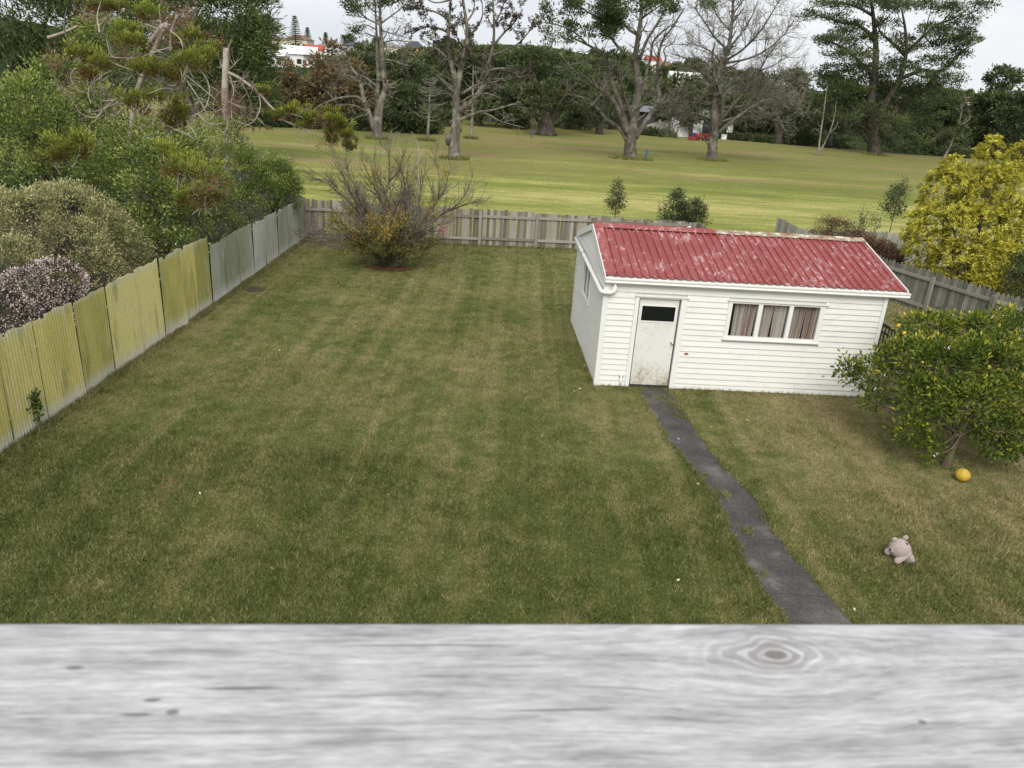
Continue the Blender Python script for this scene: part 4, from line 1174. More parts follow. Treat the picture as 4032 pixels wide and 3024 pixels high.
# ------------------------------------------------------------------ the big spreading macrocarpa
def macrocarpa(name, zf, base, label, limbs, pads, seed, r0=1.0, dz=5.0, per=34, padn=26, leaf=L_MAC, bark=BARKD, group=None, L=.42, W=.15, twig=.5, padrad=.55, padk=1.0):
    rng = np.random.default_rng(seed)
    b = gnd(*zf(*base)); Y = b[1]
    T = Tree(name, (b[0], b[1], 0), label, 'tree', group)
    main = [limb(pl(zf, Y, depth_fan(rng, p, 0 if i == 0 else rng.uniform(-dz, dz))), a, c) for i, (p, a, c) in enumerate(limbs)]
    main[0][0][0][2] = -.2
    r = main[0][1]; r[0] *= 1.3
    tubes(T.w, main, 12)
    secs = spawn(rng, main, twig, 1.2, 3.2, (30, 75), .03, .15, .3, 6, .4, .03); tubes(T.w, secs)
    t2 = spawn(rng, secs, 1.1, .5, 1.5, (30, 70), .05, .18, .2, 4, .5, .018); tubes(T.w, t2)
    C, D = [], []
    for cx, cy, rx, ry in [(a_, b_, c_ * padk, d_ * padk) for a_, b_, c_, d_ in pads]:                         # flat layered plates of foliage
        c = at(*zf(cx, cy), Y); ex = np.linalg.norm(at(*zf(cx+rx, cy), Y) - c); ez = max(.35, np.linalg.norm(at(*zf(cx, cy+ry), Y) - c))
        n = int(padn * ex * max(1.0, ez)); dep = rng.uniform(-dz, dz) * .6
        q = rng.standard_normal((n, 3)); q /= np.linalg.norm(q, axis=1)[:, None]; q *= (rng.random(n) ** .4)[:, None]
        C.append(c + np.array([0, dep, 0]) + q * np.array([ex, ex * .8, ez])); D.append(q + np.array([0, 0, .5]))
        # limb feeding the plate
        k = min(range(len(main)), key=lambda i: np.min(np.linalg.norm(main[i][0] - (c + np.array([0, dep, 0])), axis=1)))
        j = int(np.argmin(np.linalg.norm(main[k][0] - (c + np.array([0, dep, 0])), axis=1)))
        j = max(0, j - 2); e = c + np.array([0, dep, 0])
        s = main[k][0][j]; mid = (s + e) / 2 + np.array([0, 0, -.3])
        fb = limb([s, mid, e], min(.12, main[k][1][j] * .6), .025, 7); tubes(T.w, [fb])
        tubes(T.w, spawn(rng, [fb], 1.2, .6, 1.8, (30, 70), .03, .15, .3, 4, .5, .02))
    tuft(T.l, rng, np.concatenate(C), np.concatenate(D), per, padrad, L, W, 1.0, .42, .25)
    return T.finish(bark, leaf)
macrocarpa('macrocarpa_tree', z4, (1030, 1225), 'wide dark macrocarpa with layered foliage and massive flared trunk', [
    ([(1030,1225),(1025,1140),(1020,1040),(1000,930),(1000,800),(1020,640),(1040,450),(1030,250),(1010,60),(990,-60)], .80, .10),
    ([(1000,1130),(940,1060),(870,990),(800,945),(700,900),(640,820)], .38, .08),
    ([(1000,1080),(950,960),(880,870),(800,830),(700,760)], .34, .07),
    ([(1040,1060),(1070,900),(1150,760),(1240,600),(1280,400),(1270,220),(1240,60)], .42, .08),
    ([(1060,1040),(1180,900),(1300,780),(1420,700),(1520,650)], .34, .07),
    ([(1050,1080),(1150,1010),(1280,1000),(1400,1040)], .28, .06),
    ([(1270,440),(1160,330),(1080,260),(1040,160)], .2, .05),
    ([(1280,420),(1400,300),(1520,200),(1640,150),(1760,80)], .22, .05),
    ([(1240,620),(1400,560),(1560,560),(1680,450),(1760,380),(1880,320)], .24, .05),
    ([(1020,600),(900,480),(820,400),(700,340),(620,310)], .24, .05),
    ([(1030,300),(900,200),(780,180),(640,140),(500,90)], .22, .04),
    ([(1010,120),(900,60),(760,20),(600,20)], .18, .04)],
    [(560,100,80,26),(680,140,90,25),(620,30,90,20),(780,60,110,30),(860,200,110,30),(760,260,90,25),(640,320,120,26),(820,330,140,36),(980,300,110,26),
     (720,440,140,34),(900,430,150,36),(760,560,160,40),(960,540,180,40),(1150,540,140,40),(1320,500,140,40),(1500,480,120,34),(1450,600,150,40),
     (1640,640,150,40),(1560,760,150,60),(1420,700,180,50),(1200,660,200,50),(960,680,200,50),(760,680,150,46),(700,790,150,46),(860,820,130,46),(1240,820,180,60),(1400,880,130,60),(1430,980,90,60),(1330,1060,60,40),
     (1060,1080,120,60),(980,960,90,60),(760,920,90,30),
     (950,30,130,34),(1120,60,120,34),(1260,40,140,40),(1400,60,140,46),(1560,80,130,46),(1680,150,110,40),(1780,60,80,30),(1560,220,130,34),(1420,260,120,30),(1680,300,140,34),(1830,300,110,26),(1850,230,60,20),(1560,360,140,30),(1740,420,90,24),(1230,380,110,40),(1300,300,90,30),(1100,180,80,26),(700,600,80,26),(1640,520,60,20),(1000,760,120,50),(1080,860,110,60),(960,860,90,50),(1150,720,120,50),(1120,960,100,60),(930,760,90,40),(1040,620,130,40),(1060,1000,70,60)],
    41, 1.0, 5.5, 20, 17, L=.30, W=.11, padrad=.62, padk=1.25)
# ------------------------------------------------------------------ belt of trees behind the course
def blob_tree(name, base, label, blobs, leaf, bark, seed, n, per, rad, L, W, trunk=.25, group=None, flat=.8, inner=.6, curl=0.0, upb=.2, stems=1, tri=False, wood_limbs=9):
    """trunk and limbs reaching into a crown made of many leaf clumps; blobs relative to base"""
    rng = np.random.default_rng(seed)
    base = np.array(base, float)
    T = Tree(name, base, label, 'tree' if 'shrub' not in name and 'bush' not in name else 'shrub', group)
    bl = [(*(np.array(b[:3]) + base), *b[3:]) for b in blobs]
    zt = max(b[2] for b in bl)
    for k in range(stems):
        o = rng.normal(0, .18 * trunk * (stems > 1) * 4, 2)
        c = np.array(bl[k % len(bl)][:3])
        tr = limb([base + np.array([o[0], o[1], -.15]), base * .5 + c * .5 + np.array([o[0], o[1], 0]) * .6, c], trunk, trunk * .3, 10); tubes(T.w, [tr], 10)
        for i in range(wood_limbs):
            b = bl[rng.integers(len(bl))]; d = rng.standard_normal(3); d[2] = abs(d[2]) * .7; d = nrm(d)
            e = np.array(b[:3]) + d * np.array(b[3:]) * .85
            s = tr[0][rng.integers(3, 9)]
            lb = limb([s, (s+e)/2 + rng.normal(0, .06, 3) * np.linalg.norm(e-s) * .5, e], trunk * .35, trunk * .07, 8)
            tubes(T.w, [lb]); tubes(T.w, spawn(rng, [lb], .9, .3 * b[3], .6 * b[3], (30, 70), .05, .15, .3, 4, .5, .012))
    C, D = shell(rng, bl, n, inner, .3, base[2] + .05)
    tuft(T.l, rng, C, D, per, rad, L, W, 1.0, flat, upb, tri, None, curl)
    return T.finish(bark, leaf)

BG = 'trees along the far edge of the golf course'
def far_tree(px, py_base, Y, top_py, wpx, label, leaf, seed, style='round', bark=BARKD, dens=1.0, base_z=None, name='tree', L=.5):
    b = at(px, py_base, Y); zt = at(px, top_py, Y)[2]; s = Y * 1.05 / FPX
    bz = float(terrain_z(b[0], Y)) if base_z is None else base_z
    H = max(2.0, zt - bz); R = wpx * s / 2
    rng = np.random.default_rng(seed + 900)
    bl = []
    if style == 'round':
        for k in range(6):
            a = rng.uniform(0, 6.28); f = rng.uniform(.25, .55)
            bl.append((R * f * math.cos(a), R * f * math.sin(a), H * rng.uniform(.45, .72), R * rng.uniform(.42, .62), R * rng.uniform(.42, .62), H * rng.uniform(.2, .30)))
        bl.append((0, 0, H * .76, R * .5, R * .5, H * .24)); bl.append((0, 0, H * .35, R * .8, R * .8, H * .28))
    elif style == 'tall':
        for k in range(7):
            f = k / 6; bl.append((R * rng.uniform(-.25, .25), R * rng.uniform(-.25, .25), H * (.18 + .66 * f), R * (1.0 - .55 * f), R * (1.0 - .55 * f), H * .16))
    elif style == 'high':
        for k in range(7):
            a = rng.uniform(0, 6.28); f = rng.uniform(.1, .55); bl.append((R * f * math.cos(a), R * f * math.sin(a), H * rng.uniform(.62, .85), R * .5, R * .5, H * .16))
    else:     # layered, flat plates
        for k in range(11):
            a = rng.uniform(0, 6.28); f = rng.uniform(.1, .7); bl.append((R * f * math.cos(a), R * f * math.sin(a), H * rng.uniform(.3, .93), R * rng.uniform(.3, .5), R * rng.uniform(.3, .5), H * rng.uniform(.05, .10)))
        bl.append((0, 0, H * .5, R * .6, R * .6, H * .3))
    n = int(dens * (26 + 6.0 * R * H))
    return blob_tree(name, (b[0], Y, bz), label, bl, leaf, bark, seed, n, 26, .55, L, L * .40, max(.16, H * .028), BG, .6, .62)
# brown casuarinas on the left
for px, pb, Y, tp, w, lab, lf, sd, st in (
    (1010, 507, 76, 265, 200, 'leftmost brown green casuarina beside the dark pine', L_BROWN, 51, 'tall'),
    (1110, 505, 79, 238, 190, 'bushy brown casuarina below the white hill house', L_BROWN, 52, 'tall'),
    (1205, 505, 83, 250, 160, 'dark olive casuarina between two brown ones', L_DKGR, 53, 'tall'),
    (1300, 505, 80, 172, 210, 'tallest brown casuarina with a pointed top', L_BROWN, 54, 'tall'),
    (1395, 505, 84, 235, 180, 'brown casuarina behind the arching pine limb', L_BROWN, 55, 'tall'),
    (1470, 505, 88, 190, 230, 'dense dark green tree behind the leftmost bare pine', L_DKGR, 56, 'round'),
    (1580, 508, 86, 205, 210, 'rounded green tree right of the leftmost bare pine', L_DKGR, 57, 'round'),
    (1590, 508, 81, 330, 190, 'low drooping green tree behind the dead conifer', L_DKGR, 571, 'round'),
    (1700, 505, 108, 195, 190, 'tall dark tree left of the coned pine', L_MAC, 58, 'round'),
    (1830, 505, 112, 190, 230, 'dark layered tree behind the coned pine', L_MAC, 59, 'layer'),
    (1960, 510, 108, 205, 220, 'brownish green tree right of the coned pine', L_DKGR, 60, 'round'),
    (2080, 520, 104, 185, 220, 'green macrocarpa crown left of the five stemmed pine', L_MAC, 61, 'layer'),
    (2240, 525, 106, 200, 250, 'dark spreading macrocarpa behind the five stemmed pine', L_MAC, 62, 'layer'),
    (2400, 527, 112, 240, 220, 'dark tree directly behind the five stemmed trunk', L_MAC, 63, 'round'),
    (1900, 512, 100, 380, 150, 'low dark tree under the coned pine branches', L_MAC, 64, 'round'),
    (2020, 515, 101, 330, 170, 'low dark tree right of the slim bare trunk', L_MAC, 65, 'round'),
    (2620, 541, 104, 400, 120, 'small dark tree in front of the grey building', L_DKGR, 66, 'high'),
    (2715, 545, 103, 425, 100, 'thin grey green tree beside the white building door', L_DKGR, 67, 'high'),
    (2870, 548, 108, 370, 170, 'dark tree behind the twiggy pine trunk', L_MAC, 68, 'round'),
    (2980, 556, 112, 330, 190, 'dark macrocarpa right of the twiggy pine', L_MAC, 69, 'layer'),
    (3120, 565, 116, 320, 210, 'dark tree behind the small forked sapling', L_MAC, 70, 'round'),
    (3250, 572, 122, 340, 180, 'dull green tree left of the wide macrocarpa', L_DKGR, 71, 'round'),
    (3650, 610, 126, 330, 190, 'dark tree right of the wide macrocarpa', L_MAC, 72, 'layer'),
    (3860, 640, 118, 235, 230, 'dark layered macrocarpa near the right edge', L_MAC, 73, 'layer'),
    (4000, 650, 112, 300, 220, 'rightmost dark green tree behind the golden shrub', L_DKGR, 74, 'round'),
    (4090, 650, 120, 290, 200, 'dark tree cut off by the right edge', L_MAC, 75, 'round')):
    far_tree(px, pb, Y, tp, w, lab, lf, sd, st)
# the old cut macrocarpa trunks standing on the course edge
macrocarpa('macrocarpa_tree', z3, (300, 1062), 'broad dark macrocarpa with many stems left of the five stemmed pine', [
    ([(300,1062),(300,990),(300,900),(290,780),(270,640)], 1.1, .3), ([(270,1000),(230,880),(170,760),(100,640)], .4, .1), ([(330,1000),(380,880),(450,760),(540,660)], .4, .1), ([(310,960),(360,780),(380,620),(420,480)], .35, .1), ([(290,960),(240,760),(200,560),(180,440)], .35, .1)],
    [(110,560,110,40),(220,470,120,40),(330,560,140,40),(450,620,130,40),(560,640,110,40),(300,680,170,50),(160,720,130,50),(430,760,130,50),(540,760,100,40),(280,820,140,60),(200,900,60,40),(420,880,90,40),(270,930,60,30),(80,650,80,40),(200,400,120,36),(330,440,120,36)],
    81, dz=4, per=15, padn=13, padrad=.65)
macrocarpa('macrocarpa_tree', z3, (725, 1060), 'smaller dark macrocarpa half hidden behind the low pine limb', [
    ([(725,1060),(720,1000),(715,900),(700,780)], .5, .15), ([(720,1000),(660,900),(620,800)], .2, .06), ([(725,980),(780,880),(820,760)], .2, .06)],
    [(720,800,140,60),(640,860,100,50),(780,860,90,50),(700,930,90,30),(600,780,80,40),(740,700,120,50),(830,720,80,40)], 82, dz=3, per=15, padn=13, padrad=.65)
macrocarpa('macrocarpa_tree', z4, (262, 1130), 'dark macrocarpa with thick lopped trunk behind the level limbs', [
    ([(262,1130),(262,1060),(260,980),(265,850),(280,720)], .62, .2), ([(260,1000),(200,940),(120,900),(60,840)], .2, .06), ([(268,990),(340,930),(420,880)], .2, .06), ([(270,860),(350,720),(400,600)], .2, .05)],
    [(200,860,130,50),(330,880,130,50),(120,800,110,40),(260,740,150,60),(400,780,120,50),(180,650,130,50),(330,620,130,50),(480,700,90,40),(450,860,70,30)], 83, dz=3.5, per=15, padn=13, padrad=.65)
macrocarpa('macrocarpa_tree', z4, (670, 1155), 'dull trunked macrocarpa just behind the forked sapling', [
    ([(670,1155),(675,1080),(670,990),(660,900)], .4, .15), ([(672,1060),(730,990),(800,940)], .15, .05), ([(670,1040),(600,960),(540,920)], .15, .05)],
    [(620,880,120,60),(740,900,110,60),(560,950,80,40),(700,960,90,40),(800,960,70,40),(660,800,120,50)], 84, dz=3, per=14, padn=12, padrad=.65)

# bushes along the far edge
BB = 'low bushes along the far edge of the course'
brg = np.random.default_rng(17)
BSP = [('low dark bush at the far edge below the brown casuarinas', 1040, 76, .9), ('dark hedge bush under the tall brown casuarina', 1150, 78, 1.2), ('dark hedge bush left of the arching limb', 1260, 78, 1.2), ('dark bush behind the foot of the leftmost pine', 1380, 79, 1.5), ('dark bush just right of the leftmost pine foot', 1560, 80, 1.7), ('dark bush behind the dead conifer foot', 1660, 82, 1.5), ('dark bush left of the coned pine foot', 1750, 96, 1.6),
       ('green bank bush left of the many stemmed macrocarpa', 2030, 100, 1.0), ('pale green bush right of the many stemmed macrocarpa', 2270, 106, 1.6), ('leafy bush beside the gravel heap', 2560, 102, .8), ('rounded bush right of the twiggy pine', 2985, 106, 1.1), ('low green bush beside the lopped trunk', 2900, 106, .7), ('scrub bush between lopped trunk and forked sapling', 3150, 109, 1.2), ('grey green scrub bush left of the wide macrocarpa', 3300, 110, 1.5), ('scrub bush right of the wide macrocarpa trunk', 3520, 109, 1.4), ('pale scrub bush right of the wide macrocarpa', 3610, 110, 1.7), ('scrub bush behind the leaning pale trunk', 3740, 111, 1.6), ('russet bush near the right edge of the course', 3930, 112, 1.9)]
for i, (lab, px, Y, h) in enumerate(BSP):
    d = ray(px, 560); X = d[0] / d[1] * Y; bz = float(terrain_z(X, Y))
    if px > 3100: h += 2.4
    bl = [(brg.normal(0, .9), brg.normal(0, .6), h * brg.uniform(.3, .6), brg.uniform(1.0, 1.9), brg.uniform(.8, 1.4), h * .5) for _ in range(4)]
    blob_tree('bush', (X, Y, bz), lab, bl, [L_DKGR, L_MAC, L_DKGR][i % 3] if 'russet' not in lab else L_BROWN, BARKD, 300 + i, 130, 20, .35, .30, .13, .06, BB, .8, .5, wood_limbs=3)

# ------------------------------------------------------------------ trees and houses on the far hill
def hill_pt(px, py, lo=140, hi=700):
    """first point where the view ray meets the hillside"""
    d = ray(px, py)
    for Y in np.arange(lo, hi, 2.0):
        q = CO + d * (Y / d[1])
        if q[2] <= float(terrain_z(q[0], q[1])): return np.array([q[0], q[1], float(terrain_z(q[0], q[1]))])
    return None
HT = 'trees scattered over the far hillside'
protos = []
for k in range(4):
    rng = np.random.default_rng(600 + k)
    base = np.array([0., 0, 0]); w, l_ = MB(), MB()
    tubes(w, [limb([(0,0,-.3), (.1,0,2), (0,.1,4.5)], .28, .08, 6)])
    bl = [(rng.normal(0, 1.3), rng.normal(0, 1.3), rng.uniform(2.4, 5.2), rng.uniform(1.2, 2.2), rng.uniform(1.2, 2.2), rng.uniform(1.0, 1.8)) for _ in range(6)]
    C, D = shell(rng, bl, 150, .6, .3, .3); tuft(l_, rng, C, D, 14, .6, .7, .36, 1, .8, .2)
    protos.append((w.mesh('trunk', BARKD), l_.mesh('crown', L_HILL)))
HL = 'round dark green tree on the far wooded hillside between the houses'
hrng = random.Random(77)
def hill_tree(x, y, s):
    pxx = 2016 + FPX * float((np.array([x, y, 8.0]) - CO) @ CR) / float((np.array([x, y, 8.0]) - CO) @ CF)
    zone = [t for lim, t in ((1330, 'around the white houses at the far left'), (1560, 'behind the leftmost bare pine'), (1760, 'left of the coned pine'), (2050, 'behind the coned pine'), (2330, 'behind the many stemmed macrocarpa'), (2620, 'behind the five stemmed pine'), (2850, 'between the five stemmed and twiggy pines'), (3250, 'behind the twiggy pine'), (3650, 'behind the wide macrocarpa'), (9e9, 'at the far right')) if pxx < lim][0]
    depth = 'low on' if y < 230 else ('halfway up' if y < 320 else 'high on')
    e = empty('hill_tree', (x, y, float(terrain_z(x, y))), hrng.uniform(0, 6.28), 'dark green tree ' + depth + ' the far hill ' + zone, 'tree', 'hillside trees ' + depth + ' the hill ' + zone)
    k = hrng.randrange(4)
    e.scale = (s, s, s * hrng.uniform(.85, 1.25))
    inst('trunk', protos[k][0], e); inst('crown', protos[k][1], e)
HOUSES = [  # px, py(base), width m, depth, wall h, roof h, heading, wall, roof, label, Y
    (1180, 262, 9.5, 7, 3.4, 2.2, .25, 'w', 'w', 'large white gabled house low on the left hillside', 235),
    (1095, 262, 4.5, 5, 3.0, 1.4, .0, 'w', 'w', 'small white outbuilding beside the large white house', 228),
    (1240, 232, 5.2, 5, 3.0, 1.4, .1, 'c', 'r', 'red roofed house right of the large white house', 268),
    (1305, 216, 8.5, 6, 2.8, 1.6, -.1, 'w', 'g', 'white house with grey hip roof above the red roof', 290),
    (1098, 166, 8.5, 6, 3.0, 1.3, .1, 'c', 'g', 'cream house at the top left of the hill', 335),
    (1180, 188, 9.0, 6, 3.2, 1.6, -.2, 'c', 'b', 'cream house with brown roof under the norfolk pine', 315),
    (1400, 186, 9.0, 7, 2.6, 1.5, .1, 'g', 'd', 'low dark roofed house behind the leftmost bare pine', 330),
    (1520, 205, 12, 7, 2.8, 1.4, .1, 'c', 'g', 'long cream house seen through the bare pine', 300),
    (1632, 205, 6, 6, 2.8, 2.2, -.1, 'o', 'd', 'orange walled house with dark blue roof', 285),
    (2566, 268, 5.0, 5, 4.2, 1.4, .2, 'w', 'r', 'white two storey house with red roof between the pines', 300),
    (2612, 292, 6.5, 5, 2.6, 1.4, -.1, 'c', 'b', 'cream house with brown red roof below the red roofed one', 270),
    (2690, 345, 8.0, 6, 1.6, 2.6, .1, 'w', 'w', 'house with wide white roof seen between the pine limbs', 225),
    (2725, 356, 9.0, 4, 1.8, .6, .05, 'l', 'l', 'low pale shed row below the wide white roof', 215),
    (2720, 262, 12, 6, 3.0, 1.0, .0, 'c', 'c', 'long cream house on the skyline behind the twiggy pine', 330),
    (2800, 300, 5.0, 5, 3.0, 1.2, .3, 'w', 'g', 'small white house right of the twiggy pine trunk', 290),
    (3085, 330, 5.5, 5, 3.0, 1.3, .1, 'w', 'g', 'white house glimpsed left of the wide macrocarpa', 270),
    (3760, 425, 5, 5, 3.0, 1.3, .2, 'c', 'b', 'cream house glimpsed right of the wide macrocarpa', 240),
]
HW = {'w': plain('house_white', (.78, .78, .76), .6, 0, .05), 'c': plain('house_cream', (.66, .60, .48), .7, 0, .06), 'g': plain('house_grey', (.30, .30, .30), .7), 'o': plain('house_orange', (.50, .27, .16), .7), 'l': plain('house_pale', (.52, .50, .45), .8, 0, .2, .8)}
HR = {'w': plain('roof_white', (.80, .80, .79), .5, 0, .03), 'r': plain('roof_red', (.42, .07, .05), .6), 'g': plain('roof_grey', (.22, .21, .20), .7), 'b': plain('roof_brown', (.20, .11, .08), .7), 'd': plain('roof_dark', (.06, .065, .08), .6), 'c': plain('roof_cream', (.60, .56, .47), .6), 'l': plain('roof_pale', (.55, .53, .48), .7)}
HG = mat_glass('house_window', (.03, .035, .04), 1.0)
taken = []
for px, py, w, d, hw, hr, rz, cw, cr, lab, Y in HOUSES:
    h_ = hill_pt(px, py, 170, 440)                       # stand it where its hillside is
    if h_ is None: h_ = np.array([*at(px, py, 400)[:2], float(terrain_z(at(px, py, 400)[0], 400))])
    k_ = h_[1] / Y; w, d, hw, hr = w * k_, d * k_, hw * k_, hr * k_
    x, y, zb = h_[0], h_[1], h_[2] - .3
    taken.append((x, y, w * .5 + 3))
    e = empty('house', (x, y, zb), rz, lab, 'house')
    b = MB(); b.box((-w/2, -d/2, -3.5), (w/2, d/2, hw)); b.build('wall', HW[cw], e)
    r = MB(); o = .45
    if cr in ('g', 'b', 'd'):   # hip
        k = min(d/2, w*.3)
        r.add([(-w/2-o,-d/2-o,hw),(w/2+o,-d/2-o,hw),(w/2+o,d/2+o,hw),(-w/2-o,d/2+o,hw),(-w/2+k,0,hw+hr),(w/2-k,0,hw+hr)], [(0,1,5,4),(2,3,4,5),(0,3,2,1)], [(1,2,5),(3,0,4)])
    else:
        r.prism([(-d/2-o, hw), (d/2+o, hw), (0, hw+hr)], -w/2-o, w/2+o)
        for v in r.v: v[:, [0, 1]] = v[:, [1, 0]]
        if cr == 'w' and w > 9:   # gable towards the viewer
            r.prism([(w*.12, hw-.0), (w*.5+.3, hw), (w*.31, hw+hr*.95)], -d/2-1.8, 0)
    r.build('roof', HR[cr], e)
    nw = max(2, int(w / 2.6)) if 'wide white roof' not in lab else 2
    for i in range(nw):
        cx = -w/2 + w * (i + .5) / nw
        b = MB(); b.box((cx-.6, -d/2-.06, .9), (cx+.6, -d/2-.003, min(hw-.35, 2.1))); b.build('window', HG, e)
    if 'two storey' not in lab and 'white' in lab and w > 6:
        b = MB(); b.box((w*.1, -d/2-.08, 0), (w*.1+.9, -d/2-.004, 2.0)); b.build('door', HR['b'], e)
nt = 0
while nt < 170:
    px = hrng.choice((hrng.uniform(900, 1760), hrng.uniform(1700, 2450), hrng.uniform(2450, 3150), hrng.uniform(3300, 4200))); Y = hrng.uniform(150, 430); d_ = ray(px, 300); x, y = d_[0] / d_[1] * Y, Y
    hit = False
    for (hx, hy, hr_) in taken:
        if (x - hx) ** 2 + (y - hy) ** 2 < hr_ ** 2: hit = True
        # keep the view line to each house open
        if y < hy and y > hy - (80 if hx < 20 else 30) and abs(x - hx * y / hy) < hr_ + 1.0: hit = True
    if hit: continue
    hill_tree(x, y, hrng.uniform(.6, 1.25) * (.85 if Y > 300 else 1)); nt += 1
# norfolk pine on the skyline
def norfolk(px, pbase, ptop, Y, label, seed):
    rng = np.random.default_rng(seed); b = at(px, pbase, Y); t = at(px, ptop, Y); zb = min(b[2], float(terrain_z(b[0], Y)))
    T = Tree('norfolk_pine', (b[0], Y, zb), label, 'tree', None); H = t[2] - zb
    tubes(T.w, [limb([(b[0], Y, zb-.3), (b[0], Y, zb + H*.5), (b[0], Y, zb + H)], .35, .05, 8)])
    for f in np.linspace(.18, .97, 15):
        ln = H * .27 * (1.05 - f) + .2
        for k in range(7):
            a = k / 7 * 6.28 + f * 9
            q = grow(rng, (b[0], Y, zb + H * f), (math.cos(a), math.sin(a), -.05), ln, 4, .04, .05)
            tubes(T.w, [(q, np.linspace(.08, .03, 5))])
            C = resample(q, 6)[1:]; tuft(T.l, rng, C, np.tile(q[-1]-q[0], (5, 1)), 4, .22, .5, .14, .6, .5, .2)
    T.finish(BARKD, L_HILL)
norfolk(1165, 190, 62, 318, 'tall norfolk pine on the left skyline', 91)
norfolk(1212, 175, 108, 420, 'smaller distant norfolk pine on the skyline', 92)
norfolk(1283, 175, 128, 430, 'faint far norfolk pine right of the taller ones', 93)
# ================================================================== neighbour's planting behind the iron fence
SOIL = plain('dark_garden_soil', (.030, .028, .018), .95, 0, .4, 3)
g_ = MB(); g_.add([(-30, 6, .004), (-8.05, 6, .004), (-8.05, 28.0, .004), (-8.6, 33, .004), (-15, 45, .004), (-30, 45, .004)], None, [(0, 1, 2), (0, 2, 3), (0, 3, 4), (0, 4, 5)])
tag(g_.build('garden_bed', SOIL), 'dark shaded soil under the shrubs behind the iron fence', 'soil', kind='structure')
g_ = MB(); g_.add([(13.75, 20.4, .004), (24, 18, .004), (24, 31.5, .004), (9.85, 29.95, .004)], None, [(0, 1, 2), (0, 2, 3)])
tag(g_.build('garden_bed', SOIL), 'dark soil under the shrubs behind the right fence', 'soil', kind='structure')
def px_blobs(lst, base):
    out = []
    for px, py, Y, rx, rz in lst:
        c = at(px, py, Y) - np.array(base); s = Y * 1.08 / FPX
        out.append((c[0], c[1], c[2], rx * s, (rx * .5 + rz * .5) * s, rz * s))
    return out
b0 = (-20.5, 33.5, 0)
blob_tree('pine_tree', b0, 'huge dark green pine filling the top left corner', px_blobs([(40,60,33,200,150),(230,110,33,170,130),(420,40,34,150,110),(110,330,32,190,150),(300,300,33,160,120),(60,600,31,170,150),(230,520,32,150,120),(470,190,35,120,90),(20,820,29,130,120),(330,700,31,120,120),(120,760,30,120,120)], b0),
          L_PINE, BARKD, 101, 900, 40, .50, .34, .050, .45, None, .55, .60, wood_limbs=14, upb=.5)
b0 = (-20.3, 50, 0)
blob_tree('pine_tree', b0, 'dark pine behind the half dead conifer with pale hanging limbs', px_blobs([(640,60,49,110,80),(780,40,50,110,80),(900,70,50,110,80),(990,50,51,80,60),(1030,120,51,45,45),(960,180,50,100,80),(820,190,49,110,80),(920,290,50,110,80),(1000,270,51,60,60),(960,400,50,100,80),(850,330,49,90,80),(1020,380,50,50,60)], b0),
          L_PINE, BARKG, 102, 900, 30, .55, .42, .07, .4, None, .55, .6, wood_limbs=14, upb=.4)

b0 = (-10.6, 21.5, 0)
blob_tree('broadleaf_shrub', b0, 'large glossy green broadleaf shrub above the iron fence', px_blobs([(520,760,21.5,170,170),(690,650,23.5,160,130),(840,580,25.5,110,100),(600,560,24,140,90),(770,770,23,150,120),(900,680,25.5,110,110),(690,880,21,150,110),(480,900,19.8,110,90),(960,830,25,60,70),(980,690,26,60,80),(640,990,19.5,140,90),(820,900,23,120,90),(560,640,20.0,80,60),(680,640,20.0,80,60),(600,760,19.4,110,80),(740,700,20.6,80,60),(500,570,20.2,90,60),(620,610,19.8,80,50),(720,600,20.4,70,50),(430,640,20,90,70)], b0),
          L_BROAD, BARKB, 103, 1500, 26, .24, .085, .042, .14, None, .8, .66, stems=3, wood_limbs=8, upb=.35)
b0 = (-13.2, 21.3, 0)
blob_tree('broadleaf_shrub', b0, 'lighter broadleaf tree left of the half dead conifer', px_blobs([(120,430,20.5,110,110),(230,330,23,90,80),(230,520,22,130,120),(330,620,21,120,110),(60,560,20,110,130),(390,430,23,90,80),(400,150,26,90,60),(470,200,26,70,60)], b0),
          L_BROAD, BARKB, 104, 900, 24, .26, .09, .045, .14, None, .8, .66, stems=2, wood_limbs=8, upb=.35)
b0 = (-10.6, 17.6, 0)
blob_tree('rounded_shrub', b0, 'dense rounded olive grey shrub behind the mossy iron sheets', px_blobs([(250,850,17.6,180,110),(110,900,17,150,130),(400,930,18,130,100),(480,1000,18.2,100,80),(250,980,17,170,110),(60,1040,16,120,100),(360,1050,17,120,80),(-40,850,17,120,110)], b0),
          L_GREY, BARKB, 105, 1250, 40, .13, .055, .032, .10, None, .8, .86, stems=3, wood_limbs=8, upb=.5)
# flowering shrub
b0 = (-9.2, 14.1, 0)
L_FLW = leafmat('plum_dark_leaves', [(0.0, (0.020, 0.018, 0.012)), (0.6, (0.055, 0.045, 0.028)), (1.0, (0.09, 0.085, 0.04))], .6, .15)
PETAL = leafmat('pale_pink_petals', [(0.0, (0.40, 0.27, 0.27)), (0.5, (0.62, 0.50, 0.49)), (1.0, (0.82, 0.74, 0.72))], .7, .2)
fb = px_blobs([(210,1110,14.3,120,80),(110,1150,14,110,85),(270,1190,14.4,70,60),(20,1230,13.4,110,90),(170,1230,13.9,110,60),(-60,1180,13.4,90,80)], b0)
fs = blob_tree('flowering_shrub', b0, 'small dark shrub covered in pale pink blossom over the fence', fb, L_FLW, BARKB, 106, 420, 16, .12, .05, .026, .05, None, .8, .75, stems=2, wood_limbs=6)
rng = np.random.default_rng(107); pm = MB(); C, D = shell(rng, fb, 900, .93, .3); tuft(pm, rng, C, D, 10, .06, .032, .028, 1, 1, .3); pm.build('blossom', PETAL, fs)
